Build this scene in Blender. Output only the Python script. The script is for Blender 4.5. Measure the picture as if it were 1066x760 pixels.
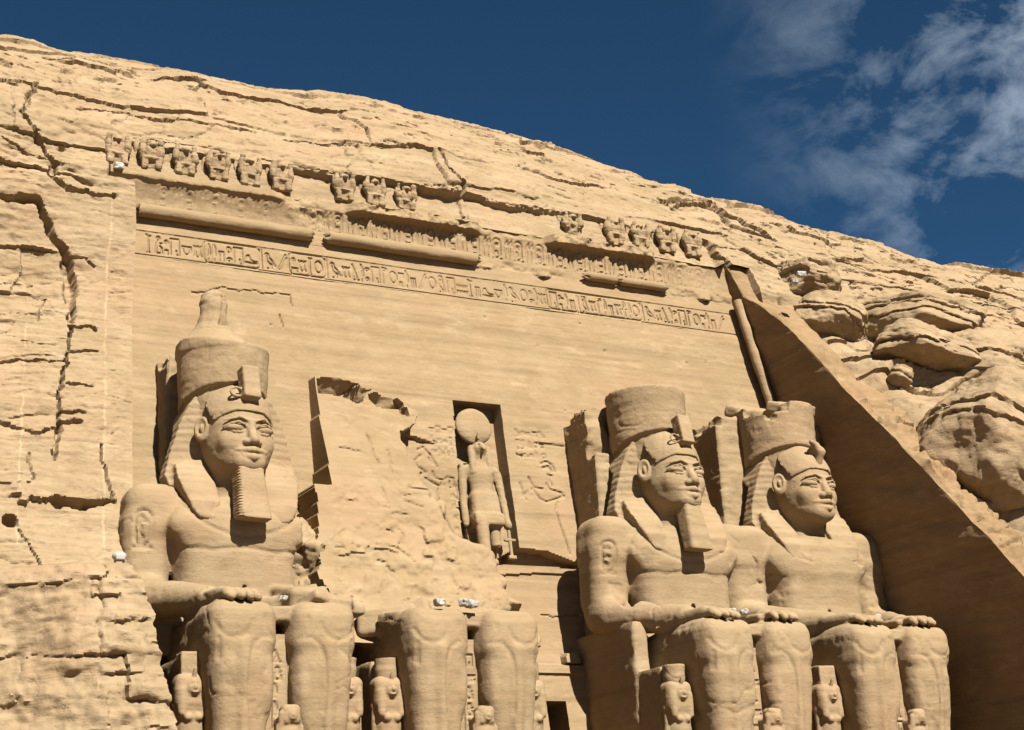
import bpy, math, random, time
import numpy as np
T0 = time.time()
for o in list(bpy.data.objects):
    bpy.data.objects.remove(o)
S = bpy.context.scene
COL = S.collection
f4 = np.float32

# ------------------------------------------------------------------ camera
W0, H0, FPX = 1066.0, 760.0, 1650.0
CAM = np.array([-36.89403671, -59.54159495, -4.94383604])
ROT = np.array([[0.88784422, -0.4574581, -0.04964609],
                [0.1032693, 0.30323428, -0.94730377],
                [0.44840617, 0.83593125, 0.31646618]])      # world -> camera (right, down, forward)
cd = bpy.data.cameras.new('camera')
cam = bpy.data.objects.new('camera', cd)
COL.objects.link(cam)
cd.sensor_fit = 'HORIZONTAL'
cd.sensor_width = 36.0
cd.lens = FPX / W0 * 36.0
cd.clip_end = 5000
from mathutils import Matrix, Vector
m = Matrix.Identity(4)
for i in range(3):
    m[i][0] = ROT[0][i]
    m[i][1] = -ROT[1][i]
    m[i][2] = -ROT[2][i]
    m[i][3] = CAM[i]
cam.matrix_world = m
S.camera = cam

# ------------------------------------------------------------------ light and sky
SUN_AZ, SUN_EL = math.radians(3), math.radians(47)          # azimuth to the right of the facade's normal
sd = Vector((math.sin(SUN_AZ) * math.cos(SUN_EL), -math.cos(SUN_AZ) * math.cos(SUN_EL), math.sin(SUN_EL)))
sl = bpy.data.lights.new('sun', 'SUN')
sl.energy = 5.0
sl.angle = math.radians(0.5)
sl.color = (1.0, 0.965, 0.90)
so = bpy.data.objects.new('sun', sl)
COL.objects.link(so)
so.rotation_euler = sd.to_track_quat('Z', 'Y').to_euler()
so.location = (30, -60, 80)
S.view_settings.view_transform = 'Standard'
S.view_settings.look = 'None'
S.view_settings.exposure = 1.42
S.view_settings.gamma = 1.0
w = bpy.data.worlds.new('World')
S.world = w
w.use_nodes = True
nt = w.node_tree
for n in list(nt.nodes):
    nt.nodes.remove(n)
N = nt.nodes.new
LK = nt.links.new
wo = N('ShaderNodeOutputWorld')
bg = N('ShaderNodeBackground')
bg.inputs['Strength'].default_value = 0.05
sky = N('ShaderNodeTexSky')
sky.sky_type = 'NISHITA'
sky.sun_disc = False
sky.sun_elevation = SUN_EL
sky.sun_rotation = math.atan2(sd.x, sd.y)
sky.altitude = 4500
sky.air_density = 0.55
sky.dust_density = 0.0
sky.ozone_density = 2.5
tc = N('ShaderNodeTexCoord')
mp = N('ShaderNodeMapping')
mp.inputs['Rotation'].default_value = (0.3, 0.5, 0.9)
mp.inputs['Scale'].default_value = (1.0, 1.0, 1.6)
LK(tc.outputs['Generated'], mp.inputs[0])
c1 = N('ShaderNodeTexNoise')
c1.inputs['Scale'].default_value = 16
c1.inputs['Detail'].default_value = 10
c1.inputs['Roughness'].default_value = 0.62
c1.inputs['Distortion'].default_value = 0.35
c2 = N('ShaderNodeTexNoise')
c2.inputs['Scale'].default_value = 5.5
c2.inputs['Detail'].default_value = 3
LK(mp.outputs[0], c1.inputs['Vector'])
LK(mp.outputs[0], c2.inputs['Vector'])


def wmath(op, a, b=None, clamp=False):
    q = N('ShaderNodeMath')
    q.operation = op
    q.use_clamp = clamp
    for i, v in enumerate((a, b)):
        if v is None:
            continue
        if isinstance(v, (int, float)):
            q.inputs[i].default_value = v
        else:
            LK(v, q.inputs[i])
    return q.outputs[0]


# cirrus lies towards the right half of the sky: a mask over direction
vd = N('ShaderNodeVectorMath')
vd.operation = 'DOT_PRODUCT'
CDIR = (0.785, 0.45, 0.44)
vd.inputs[1].default_value = CDIR
LK(tc.outputs['Generated'], vd.inputs[0])
mr = N('ShaderNodeMapRange')
mr.inputs['From Min'].default_value = 0.935
mr.inputs['From Max'].default_value = 1.0
mr.interpolation_type = 'SMOOTHSTEP'
LK(vd.outputs['Value'], mr.inputs['Value'])
a1 = wmath('MULTIPLY_ADD', c1.outputs['Fac'], 1.0)
a1.node.inputs[2].default_value = -0.42
a2 = wmath('MULTIPLY_ADD', c2.outputs['Fac'], 0.9)
a2.node.inputs[2].default_value = -0.45
sm = wmath('ADD', a1, a2)
sm2 = wmath('MULTIPLY', sm, 2.6, True)
cf = wmath('MULTIPLY', sm2, mr.outputs[0])
cf = wmath('MULTIPLY', cf, 0.72, True)
mixc = N('ShaderNodeMix')
mixc.data_type = 'RGBA'
LK(cf, mixc.inputs['Factor'])
tint = N('ShaderNodeMix')
tint.data_type = 'RGBA'
tint.blend_type = 'MULTIPLY'
tint.inputs['Factor'].default_value = 1.0
LK(sky.outputs[0], tint.inputs['A'])
tint.inputs['B'].default_value = (0.39, 0.72, 0.76, 1)
LK(tint.outputs['Result'], mixc.inputs['A'])
mixc.inputs['B'].default_value = (5.6, 6.6, 7.6, 1)
LK(mixc.outputs['Result'], bg.inputs['Color'])
LK(bg.outputs[0], wo.inputs[0])


# ------------------------------------------------------------------ helpers: pixel of the photograph -> point on a real surface
def ray(px):
    px = np.atleast_2d(np.asarray(px, float))
    d = np.concatenate([px - [W0 / 2, H0 / 2], np.full((len(px), 1), FPX)], 1)
    return d @ ROT


def on_y(px, y):
    d = ray(px)
    t = (y - CAM[1]) / d[:, 1]
    return CAM + t[:, None] * d


def yf(z):                                    # battered facade plane
    return 9.5 + 0.17 * (z - 6.5)


def on_f(px):
    d = ray(px)
    t = (9.5 - 0.17 * 6.5 + 0.17 * CAM[2] - CAM[1]) / (d[:, 1] - 0.17 * d[:, 2])
    return CAM + t[:, None] * d


def sstep(a, b, x):
    t = np.clip((x - a) / (b - a), 0, 1)
    return t * t * (3 - 2 * t)


# ------------------------------------------------------------------ helpers: noise
_rng = np.random.RandomState(7)
_TAB = _rng.rand(64 * 64 * 64).astype(f4) * 2 - 1


def vnoise(p):
    i = np.floor(p).astype(np.int64)
    t = (p - i).astype(f4)
    t = t * t * t * (t * (t * 6 - 15) + 10)
    i &= 63
    j = (i + 1) & 63
    x0, y0, z0 = i[:, 0] * 4096, i[:, 1] * 64, i[:, 2]
    x1, y1, z1 = j[:, 0] * 4096, j[:, 1] * 64, j[:, 2]
    tx, ty, tz = t[:, 0], t[:, 1], t[:, 2]

    def l(a, b, k):
        return a + (b - a) * k
    a = l(_TAB[x0 + y0 + z0], _TAB[x1 + y0 + z0], tx)
    b = l(_TAB[x0 + y1 + z0], _TAB[x1 + y1 + z0], tx)
    c = l(_TAB[x0 + y0 + z1], _TAB[x1 + y0 + z1], tx)
    d = l(_TAB[x0 + y1 + z1], _TAB[x1 + y1 + z1], tx)
    return l(l(a, b, ty), l(c, d, ty), tz)


_RM = np.array([[0.36, 0.48, -0.8], [-0.8, 0.6, 0.0], [0.48, 0.64, 0.6]])


def fbm(p, scale, octaves=4, gain=0.5, seed=0):
    q = np.asarray(p, float) * scale + seed * 17.31
    r = np.zeros(len(q), f4)
    a = 1.0
    for k in range(octaves):
        r += a * vnoise(q)
        q = (q @ _RM.T) * 2.03 + 5.7
        a *= gain
    return r


def ridged(p, scale, octaves=3, seed=0):
    q = np.asarray(p, float) * scale + seed * 11.7
    r = np.zeros(len(q), f4)
    a = 1.0
    for k in range(octaves):
        r += a * (1 - np.abs(vnoise(q)) * 2.2)
        q = (q @ _RM.T) * 2.1 + 3.1
        a *= 0.5
    return r


def hash2(a, b, s=0):
    h = (a.astype(np.int64) * 374761393 + b.astype(np.int64) * 668265263 + s * 2147483647) & 0xFFFFFFFF
    h = ((h ^ (h >> 13)) * 1274126177) & 0xFFFFFFFF
    return ((h ^ (h >> 16)) & 0xFFFF).astype(f4) / 65535.0


def layers(X, Z, hmean, wmean, seed):
    r = np.random.RandomState(seed)
    bnd = np.cumsum(hmean * (0.35 + 1.3 * r.rand(int(140 / hmean)))) - 30
    idx = np.clip(np.searchsorted(bnd, Z), 1, len(bnd) - 1)
    lo, hi = bnd[idx - 1], bnd[idx]
    fz = (Z - lo) / (hi - lo)
    bw = wmean * (0.5 + r.rand(len(bnd)))[idx]
    u = (X + (r.rand(len(bnd)) * 20)[idx]) / bw
    b = np.floor(u)
    fx = u - b
    dx = np.minimum(fx, 1 - fx) * bw
    dz = np.minimum(Z - lo, hi - Z)
    return hash2(idx, b, seed), dz, dx, fz, hash2(idx, b, seed + 9), Z - lo


# ------------------------------------------------------------------ helpers: meshes
def mesh_obj(name, V, F, mat, parent=None, smooth=True, sharp=48):
    me = bpy.data.meshes.new(name)
    V = np.asarray(V, f4)
    F = np.asarray(F, np.int32)
    k = F.shape[1]
    me.vertices.add(len(V))
    me.vertices.foreach_set('co', V.ravel())
    me.loops.add(F.size)
    me.loops.foreach_set('vertex_index', F.ravel())
    me.polygons.add(len(F))
    me.polygons.foreach_set('loop_start', np.arange(0, F.size, k, dtype=np.int32))
    me.polygons.foreach_set('loop_total', np.full(len(F), k, np.int32))
    me.update(calc_edges=True)
    me.validate()
    if smooth:
        me.polygons.foreach_set('use_smooth', np.ones(len(me.polygons), bool))
        if sharp:
            me.set_sharp_from_angle(angle=math.radians(sharp))
    if mat:
        me.materials.append(mat)
    o = bpy.data.objects.new(name, me)
    COL.objects.link(o)
    if parent:
        o.parent = parent
    return o


def empty(name, loc, label, cat, group=None, rz=0.0):
    o = bpy.data.objects.new(name, None)
    COL.objects.link(o)
    o.location = loc
    o.rotation_euler = (0, 0, rz)
    o.empty_display_size = 0.3
    tag(o, label, cat, group)
    return o


def tag(o, label=None, cat=None, group=None, kind=None):
    for k, v in (('label', label), ('category', cat), ('group', group), ('kind', kind)):
        if v:
            o[k] = v
    return o


def vnormals(V, F):
    a, b, c, d = (V[F[:, i]] for i in range(4))
    fn = np.cross(c - a, d - b)
    n = np.zeros_like(V)
    for i in range(4):
        for k in range(3):
            n[:, k] += np.bincount(F[:, i], fn[:, k], minlength=len(V))
    return n / (np.linalg.norm(n, axis=1, keepdims=True) + 1e-9)


def grid_faces(nr, nc):
    i = np.arange(nr * nc).reshape(nr, nc)
    return np.stack([i[:-1, :-1], i[:-1, 1:], i[1:, 1:], i[1:, :-1]], -1).reshape(-1, 4)


# ------------------------------------------------------------------ helpers: signed distance volumes meshed with surface nets
class Vol:
    def __init__(s, lo, hi, h):
        s.lo = np.array(lo, float)
        s.h = h
        s.n = [int(math.ceil((b - a) / h)) + 1 for a, b in zip(lo, hi)]
        s.ax = [(s.lo[i] + h * np.arange(s.n[i])).astype(f4) for i in range(3)]
        s.D = np.full(s.n, 3.0, f4)

    def sub(s, lo, hi, pad):
        sl = []
        for i in range(3):
            a = int(np.clip(math.floor((lo[i] - pad - s.lo[i]) / s.h), 0, s.n[i]))
            b = int(np.clip(math.ceil((hi[i] + pad - s.lo[i]) / s.h) + 1, 0, s.n[i]))
            if b <= a:
                return None, None
            sl.append(slice(a, b))
        x = s.ax[0][sl[0]][:, None, None]
        y = s.ax[1][sl[1]][None, :, None]
        z = s.ax[2][sl[2]][None, None, :]
        return tuple(sl), (x, y, z)

    def add(s, fn, lo, hi, k=0.05, mode='u', sym=False):
        if sym:
            m_ = max(abs(lo[0]), abs(hi[0]))
            lo = (-m_, lo[1], lo[2])
            hi = (m_, hi[1], hi[2])
        sl, g = s.sub(lo, hi, k + 3 * s.h)
        if sl is None:
            return
        x, y, z = g
        d = fn(np.abs(x) if sym else x, y, z)
        D = s.D[sl]
        if mode == 'u':
            q = np.maximum(k - np.abs(D - d), 0) / k
            s.D[sl] = np.minimum(D, d) - q * q * k * 0.25
        elif mode == 's':
            q = np.maximum(k - np.abs(D + d), 0) / k
            s.D[sl] = np.maximum(D, -d) + q * q * k * 0.25

    # primitives -------------------------------------------------
    def ell(s, c, r, k=0.1, mode='u', sym=False, rot=None):
        c = [float(v) for v in c]
        mr_ = [max(r)] * 3 if rot is not None else r

        def fn(x, y, z):
            px, py, pz = x - c[0], y - c[1], z - c[2]
            if rot is not None:
                px, py, pz = (rot[i][0] * px + rot[i][1] * py + rot[i][2] * pz for i in range(3))
            k0 = np.sqrt((px / r[0]) ** 2 + (py / r[1]) ** 2 + (pz / r[2]) ** 2)
            k1 = np.sqrt((px / r[0] ** 2) ** 2 + (py / r[1] ** 2) ** 2 + (pz / r[2] ** 2) ** 2) + 1e-6
            return k0 * (k0 - 1) / k1
        s.add(fn, [c[i] - mr_[i] for i in range(3)], [c[i] + mr_[i] for i in range(3)], k, mode, sym)

    def cap(s, a, b, ra, rb=None, k=0.1, mode='u', sym=False):
        rb = ra if rb is None else rb
        a = np.array(a, float)
        b = np.array(b, float)
        ba = b - a
        L2 = float(ba @ ba)

        def fn(x, y, z):
            px, py, pz = x - a[0], y - a[1], z - a[2]
            t = np.clip((px * ba[0] + py * ba[1] + pz * ba[2]) / L2, 0, 1)
            return np.sqrt((px - t * ba[0]) ** 2 + (py - t * ba[1]) ** 2 + (pz - t * ba[2]) ** 2) - (ra + (rb - ra) * t)
        m_ = max(ra, rb)
        s.add(fn, np.minimum(a, b) - m_, np.maximum(a, b) + m_, k, mode, sym)

    def box(s, c, hf, r=0.05, k=0.05, mode='u', sym=False, rot=None):
        c = [float(v) for v in c]

        def fn(x, y, z):
            px, py, pz = x - c[0], y - c[1], z - c[2]
            if rot is not None:
                px, py, pz = (rot[i][0] * px + rot[i][1] * py + rot[i][2] * pz for i in range(3))
            qx, qy, qz = (np.abs(p) - (hf[i] - r) for i, p in enumerate((px, py, pz)))
            return (np.sqrt(np.maximum(qx, 0) ** 2 + np.maximum(qy, 0) ** 2 + np.maximum(qz, 0) ** 2)
                    + np.minimum(np.maximum(np.maximum(qx, qy), qz), 0) - r)
        e = [math.sqrt(sum(v * v for v in hf))] * 3 if rot is not None else hf
        s.add(fn, [c[i] - e[i] for i in range(3)], [c[i] + e[i] for i in range(3)], k, mode, sym)

    def mesh(s):
        D = s.D
        n = D.shape
        ins = D < 0
        # active cells
        c = np.zeros([v - 1 for v in n], np.uint8)
        for dx in (0, 1):
            for dy in (0, 1):
                for dz in (0, 1):
                    c += ins[dx:n[0] - 1 + dx, dy:n[1] - 1 + dy, dz:n[2] - 1 + dz]
        act = (c > 0) & (c < 8)
        I = np.argwhere(act)
        idx = np.full(act.shape, -1, np.int64)
        idx[act] = np.arange(len(I))
        acc = np.zeros((len(I), 3))
        cnt = np.zeros(len(I))
        cor = [(0, 0, 0), (1, 0, 0), (0, 1, 0), (1, 1, 0), (0, 0, 1), (1, 0, 1), (0, 1, 1), (1, 1, 1)]
        val = [D[I[:, 0] + a, I[:, 1] + b, I[:, 2] + e] for a, b, e in cor]
        for i in range(8):
            for b in (1, 2, 4):
                if i & b:
                    continue
                j = i | b
                va, vb = val[i], val[j]
                mk = (va < 0) != (vb < 0)
                t = np.where(mk, va / np.where(mk, va - vb, 1), 0)
                pa, pb = np.array(cor[i], float), np.array(cor[j], float)
                acc += mk[:, None] * (pa + t[:, None] * (pb - pa))
                cnt += mk
        V = (I + acc / cnt[:, None]) * s.h + s.lo
        Q = []
        for ax in range(3):
            u, v = (ax + 1) % 3, (ax + 2) % 3
            sa = [slice(None)] * 3
            sb = [slice(None)] * 3
            sa[ax] = slice(0, n[ax] - 1)
            sb[ax] = slice(1, n[ax])
            A, B = ins[tuple(sa)], ins[tuple(sb)]
            for flip in (0, 1):
                mk = (A & ~B) if not flip else (~A & B)
                E = np.argwhere(mk)
                E = E[(E[:, u] > 0) & (E[:, v] > 0) & (E[:, u] < n[u] - 1) & (E[:, v] < n[v] - 1)]
                if not len(E):
                    continue
                q = []
                for du, dv in ((1, 1), (0, 1), (0, 0), (1, 0)):
                    e = E.copy()
                    e[:, u] -= du
                    e[:, v] -= dv
                    q.append(idx[e[:, 0], e[:, 1], e[:, 2]])
                q = np.stack(q, 1)
                Q.append(q if not flip else q[:, ::-1])
        return V, np.concatenate(Q, 0)


def rot_z(a):
    c, s_ = math.cos(a), math.sin(a)
    return [[c, s_, 0], [-s_, c, 0], [0, 0, 1]]


def rot_x(a):
    c, s_ = math.cos(a), math.sin(a)
    return [[1, 0, 0], [0, c, s_], [0, -s_, c]]


def matmul(a, b):
    return (np.array(a) @ np.array(b)).tolist()


def weather(V, F, off, amp=0.03, seed=0, strata=0.02, sc=1.3):
    """erode a carved surface: soft lumps, fine grain and horizontal bedding"""
    n = vnormals(V, F)
    P = V + off
    d = amp * fbm(P, sc, 4, 0.55, seed)
    q = P * [0.22, 0.22, 2.6]
    d += strata * fbm(q, 1.0, 3, 0.6, seed + 3)
    d -= amp * 0.8 * sstep(0.55, 0.8, fbm(P, 1.5, 3, 0.6, seed + 5)) * sstep(0.0, 0.4, fbm(P, 0.35, 2, 0.5, seed + 6))
    wv = P + 0.4 * np.stack([fbm(P, 0.9, 2, 0.5, seed + 7), fbm(P, 0.9, 2, 0.5, seed + 8), fbm(P, 0.9, 2, 0.5, seed + 9)], 1)
    d -= min(amp * 1.3, 0.045) * (np.exp(-(vnoise((wv + seed) * [0.22, 0.22, 0.7]) / 0.03) ** 2) + np.exp(-(vnoise((wv @ _RM.T - seed) * 0.3) / 0.022) ** 2)) * sstep(0.1, 0.4, fbm(P, 0.3, 2, 0.5, seed + 11))
    return V + n * d[:, None]


def carve(V, F, uv, strokes, width, depth, sel=None):
    """sink line strokes (lists of 2D points) into vertices whose 2D chart is uv"""
    n = vnormals(V, F)
    best = np.full(len(V), 9.0)
    s_ = np.arange(len(V)) if sel is None else np.where(sel)[0]
    U = uv[s_]
    b = np.full(len(s_), 9.0)
    for st in strokes:
        st = np.asarray(st, float)
        for p, q in zip(st[:-1], st[1:]):
            lo, hi = np.minimum(p, q) - width * 2, np.maximum(p, q) + width * 2
            k = np.where(((U > lo) & (U < hi)).all(1))[0]
            if not len(k):
                continue
            w_ = U[k]
            pq = q - p
            t = np.clip(((w_ - p) @ pq) / max(pq @ pq, 1e-9), 0, 1)
            b[k] = np.minimum(b[k], np.linalg.norm(w_ - p - t[:, None] * pq, axis=1))
    best[s_] = b
    return V - n * (depth * (1 - sstep(width * 0.45, width, best)))[:, None]


# ------------------------------------------------------------------ materials
def stone(name, c_lo, c_hi, c_streak, streak=0.35, bump=0.35, grain=5.0, blotch=0.6, seam=False):
    mt = bpy.data.materials.new(name)
    mt.use_nodes = True
    t = mt.node_tree
    for n in list(t.nodes):
        t.nodes.remove(n)
    A = t.nodes.new
    L = t.links.new
    out = A('ShaderNodeOutputMaterial')
    bs = A('ShaderNodeBsdfPrincipled')
    bs.inputs['Roughness'].default_value = 0.95
    bs.inputs['Specular IOR Level'].default_value = 0.12
    L(bs.outputs[0], out.inputs[0])
    g = A('ShaderNodeNewGeometry')

    def noise(scale, detail, rough, mapping=None, dist=0.0):
        q = A('ShaderNodeTexNoise')
        q.inputs['Scale'].default_value = scale
        q.inputs['Detail'].default_value = detail
        q.inputs['Roughness'].default_value = rough
        q.inputs['Distortion'].default_value = dist
        src = g.outputs['Position']
        if mapping:
            mp_ = A('ShaderNodeMapping')
            mp_.inputs['Scale'].default_value = mapping
            L(src, mp_.inputs[0])
            src = mp_.outputs[0]
        L(src, q.inputs['Vector'])
        return q.outputs['Fac']

    def ramp(src, a, b):
        q = A('ShaderNodeMapRange')
        q.inputs['From Min'].default_value = a
        q.inputs['From Max'].default_value = b
        L(src, q.inputs['Value'])
        return q.outputs[0]

    def mix(fac, a, b, k=None):
        q = A('ShaderNodeMix')
        q.data_type = 'RGBA'
        if k is not None:
            mm = A('ShaderNodeMath')
            mm.operation = 'MULTIPLY'
            mm.inputs[1].default_value = k
            L(fac, mm.inputs[0])
            fac = mm.outputs[0]
        L(fac, q.inputs['Factor'])
        for s_, v in (('A', a), ('B', b)):
            if isinstance(v, tuple):
                q.inputs[s_].default_value = v + (1,)
            else:
                L(v, q.inputs[s_])
        return q.outputs['Result']
    col = mix(ramp(noise(0.55, 6, 0.65), 0.32, 0.68), c_lo, c_hi)
    col = mix(ramp(noise(1.0, 5, 0.6, (0.10, 0.10, 2.4), 0.4), 0.45, 0.72), col, c_streak, streak)
    pink = (c_hi[0] * 1.0, c_hi[1] * 0.88, c_hi[2] * 0.86)
    col = mix(ramp(noise(0.22, 4, 0.6), 0.45, 0.7), col, pink, 0.6)
    col = mix(ramp(noise(0.8, 3, 0.7, (0.03, 0.03, 1.1)), 0.52, 0.62), col, tuple(v * 0.86 for v in c_lo), 0.5)
    pale = tuple(min(0.75, v * 1.22 + 0.02) for v in c_hi)
    col = mix(ramp(noise(0.9, 7, 0.7, (0.5, 0.5, 1.4)), 0.56, 0.74), col, pale, blotch)
    dark = tuple(v * 0.55 for v in c_lo)
    col = mix(ramp(noise(7.0, 4, 0.7), 0.66, 0.8), col, dark, 0.35)
    if seam:            # pale mortar joint left by the re-assembly, running down the rock left of the facade
        sx = A('ShaderNodeSeparateXYZ')
        L(g.outputs['Position'], sx.inputs[0])

        def mth(op, a, b):
            q = A('ShaderNodeMath')
            q.operation = op
            for i_, v_ in enumerate((a, b)):
                if isinstance(v_, (int, float)):
                    q.inputs[i_].default_value = v_
                else:
                    L(v_, q.inputs[i_])
            return q.outputs[0]
        wob = mth('MULTIPLY', noise(1.6, 3, 0.6), 0.35)
        for c0, zt, wd in ((22.0, 28.5, 0.055), (25.6, 21.0, 0.05), (29.0, 24.0, 0.05)):
            u = mth('ADD', mth('ADD', sx.outputs['X'], mth('MULTIPLY', sx.outputs['Z'], -0.065)), c0)
            u = mth('ABSOLUTE', mth('ADD', u, mth('ADD', wob, -0.17)), 0)
            mk = mth('MULTIPLY', mth('LESS_THAN', u, wd), mth('MULTIPLY', mth('LESS_THAN', sx.outputs['Z'], zt), mth('GREATER_THAN', sx.outputs['Z'], 9.7)))
            mk = mth('MULTIPLY', mk, ramp(noise(1.1, 3, 0.6), 0.35, 0.6))
            col = mix(mk, col, tuple(min(0.6, v * 1.45) for v in c_hi), 0.45)
    L(col, bs.inputs['Base Color'])
    b1 = noise(grain, 9, 0.74)
    b2 = noise(0.55, 7, 0.7, (1.4, 1.4, 7.0), 0.5)
    b3 = ramp(noise(2.3, 5, 0.75), 0.30, 0.44)
    ad = A('ShaderNodeMath')
    ad.operation = 'ADD'
    L(b1, ad.inputs[0])
    L(b2, ad.inputs[1])
    a3 = A('ShaderNodeMath')
    a3.operation = 'MULTIPLY_ADD'
    a3.inputs[1].default_value = 0.55
    L(b3, a3.inputs[0])
    L(ad.outputs[0], a3.inputs[2])
    ad = a3
    bp = A('ShaderNodeBump')
    bp.inputs['Strength'].default_value = bump
    bp.inputs['Distance'].default_value = 0.15
    L(ad.outputs[0], bp.inputs['Height'])
    L(bp.outputs[0], bs.inputs['Normal'])
    return mt


M_FAC = stone('facade_sandstone', (0.203, 0.140, 0.073), (0.242, 0.173, 0.097), (0.173, 0.114, 0.054), 0.35, 0.28)
M_STAT = stone('colossus_sandstone', (0.208, 0.144, 0.076), (0.248, 0.181, 0.104), (0.173, 0.113, 0.054), 0.25, 0.32, 6.0)
M_ROCK = stone('cliff_sandstone', (0.213, 0.149, 0.081), (0.267, 0.195, 0.114), (0.176, 0.115, 0.055), 0.4, 0.55, 3.0, seam=True)
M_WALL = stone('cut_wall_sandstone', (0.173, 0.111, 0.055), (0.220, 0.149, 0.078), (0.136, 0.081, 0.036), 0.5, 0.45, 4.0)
M_SAND = stone('desert_sand', (0.141, 0.090, 0.042), (0.166, 0.110, 0.052), (0.129, 0.079, 0.037), 0.2, 0.2, 2.0)


def plain(name, c, rough=0.7):
    mt = bpy.data.materials.new(name)
    mt.use_nodes = True
    b = mt.node_tree.nodes['Principled BSDF']
    nz = mt.node_tree.nodes.new('ShaderNodeTexNoise')
    nz.inputs['Scale'].default_value = 9
    rp = mt.node_tree.nodes.new('ShaderNodeMix')
    rp.data_type = 'RGBA'
    rp.inputs['A'].default_value = tuple(v * 0.8 for v in c) + (1,)
    rp.inputs['B'].default_value = tuple(c) + (1,)
    mt.node_tree.links.new(nz.outputs['Fac'], rp.inputs['Factor'])
    mt.node_tree.links.new(rp.outputs['Result'], b.inputs['Base Color'])
    b.inputs['Roughness'].default_value = rough
    return mt


M_WHITE = plain('pale_limewash', (0.27, 0.25, 0.21))
M_METAL = plain('grey_metal', (0.25, 0.25, 0.25), 0.5)

# ------------------------------------------------------------------ ground
gx = np.concatenate([np.linspace(-1500, -80, 16), np.linspace(-70, 80, 76), np.linspace(90, 1500, 16)])
gy = np.concatenate([np.linspace(-1500, -110, 16), np.linspace(-100, 30, 66), np.linspace(40, 1500, 16)])
GX, GY = np.meshgrid(gx, gy)
GZ = -6.64 * sstep(-6, -58, GY)
P = np.stack([GX.ravel(), GY.ravel(), GZ.ravel()], 1)
P[:, 2] += 0.15 * fbm(P, 0.15, 3)
tag(mesh_obj('ground', P, grid_faces(len(gy), len(gx)), M_SAND), kind='structure')

# ------------------------------------------------------------------ the hillside
PR = np.array([(-16, -3), (-12, 0.3), (-8.4, 4.2), (-3.9, 9.3), (0.3, 15.0), (2.8, 18.4), (6.7, 21.9), (10.2, 26.3), (12.0, 29.0),
               (12.9, 30.7), (13.7, 33), (15.2, 35.6), (17.4, 38.4), (20, 40.8), (23, 42.4), (28, 43.8), (45, 46), (80, 47)], float)
PL = np.array([(0.5, -3), (1.5, 0.3), (3.2, 4.2), (6.2, 9.3), (8.8, 15.0), (10.0, 18.4), (11.2, 21.9), (12.2, 26.3), (12.75, 29.0),
               (13.1, 30.7), (13.7, 33), (15.2, 35.6), (17.4, 38.4), (20, 40.8), (23, 42.4), (28, 43.8), (45, 46), (80, 47)], float)


def catmull(P_, n_per):
    out = []
    for i in range(len(P_) - 1):
        p0, p1, p2, p3 = P_[max(i - 1, 0)], P_[i], P_[i + 1], P_[min(i + 2, len(P_) - 1)]
        for t in np.linspace(0, 1, n_per, endpoint=False):
            out.append(0.5 * ((2 * p1) + (p2 - p0) * t + (2 * p0 - 5 * p1 + 4 * p2 - p3) * t * t + (3 * p1 - p0 - 3 * p2 + p3) * t ** 3))
    out.append(P_[-1])
    return np.array(out)


def rows_for(seg, step):
    """indices (fractional, per control point) giving roughly uniform steps over control segments seg=(i0,i1)"""
    r = []
    for i in range(seg[0], seg[1]):
        L = np.linalg.norm(PR[i + 1] - PR[i])
        n = max(2, int(L / (step if i < 13 else step * (1.5 if i < 14 else 8))))
        r += list(i + np.arange(n) / n)
    r.append(seg[1])
    return np.array(r)


_PRC, _PLC = catmull(PR, 40), catmull(PL, 40)


def prof(C_, t):
    k = np.clip(t * 40, 0, len(C_) - 1.001)
    i = k.astype(int)
    fr = (k - i)[:, None]
    return C_[i] * (1 - fr) + C_[i + 1] * fr


def drop(X):                                   # the skyline sinks towards the right
    return np.interp(X, [-60, 7, 13, 19, 24, 28, 34, 39, 44, 50, 80], [0.3, 0, 0.8, 1.7, 2.2, 2.5, 3.1, 3.7, 4.2, 4.6, 7])


def x_left(z):
    return -18.95 - np.clip(27.5 - z, 0, 99) * 0.065


def x_wall(z):
    return 17.55 + (28.0 - z) * 0.14


SPLAY = 0.04
_we = np.array([(775, 310), (790, 317), (820, 340), (850, 372), (875, 400), (900, 425), (925, 450), (950, 475), (975, 503), (1000, 530), (1030, 560), (1066, 600)], float)
_d = ray(_we)
# the wall face: x = 17.55 + 0.14 (28 - z) + SPLAY (yf(z) - y)
_k0 = 17.55 + 0.14 * 28 + SPLAY * (9.5 - 0.17 * 6.5)
_kz = -0.14 + SPLAY * 0.17
_t = (_k0 + _kz * CAM[2] - SPLAY * CAM[1] - CAM[0]) / (_d[:, 0] - _kz * _d[:, 2] + SPLAY * _d[:, 1])
_w = CAM + _t[:, None] * _d
_o = np.argsort(_w[:, 2])
WZ = np.concatenate([[_w[_o[0], 2] - 12], _w[_o, 2], [31.2]])
WY = np.concatenate([[_w[_o[0], 1] - 12 * 0.95], _w[_o, 1], [13.4]])


def x_edge(z):
    return x_wall(z) + SPLAY * np.maximum(yf(z) - np.interp(z, WZ, WY), 0)


def x_right(z):
    return np.where(z < 28.5, x_edge(np.minimum(z, 28.5)) + 1.1 + 0.5 * (1 - sstep(24, 28, z)), 18.58)


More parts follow.
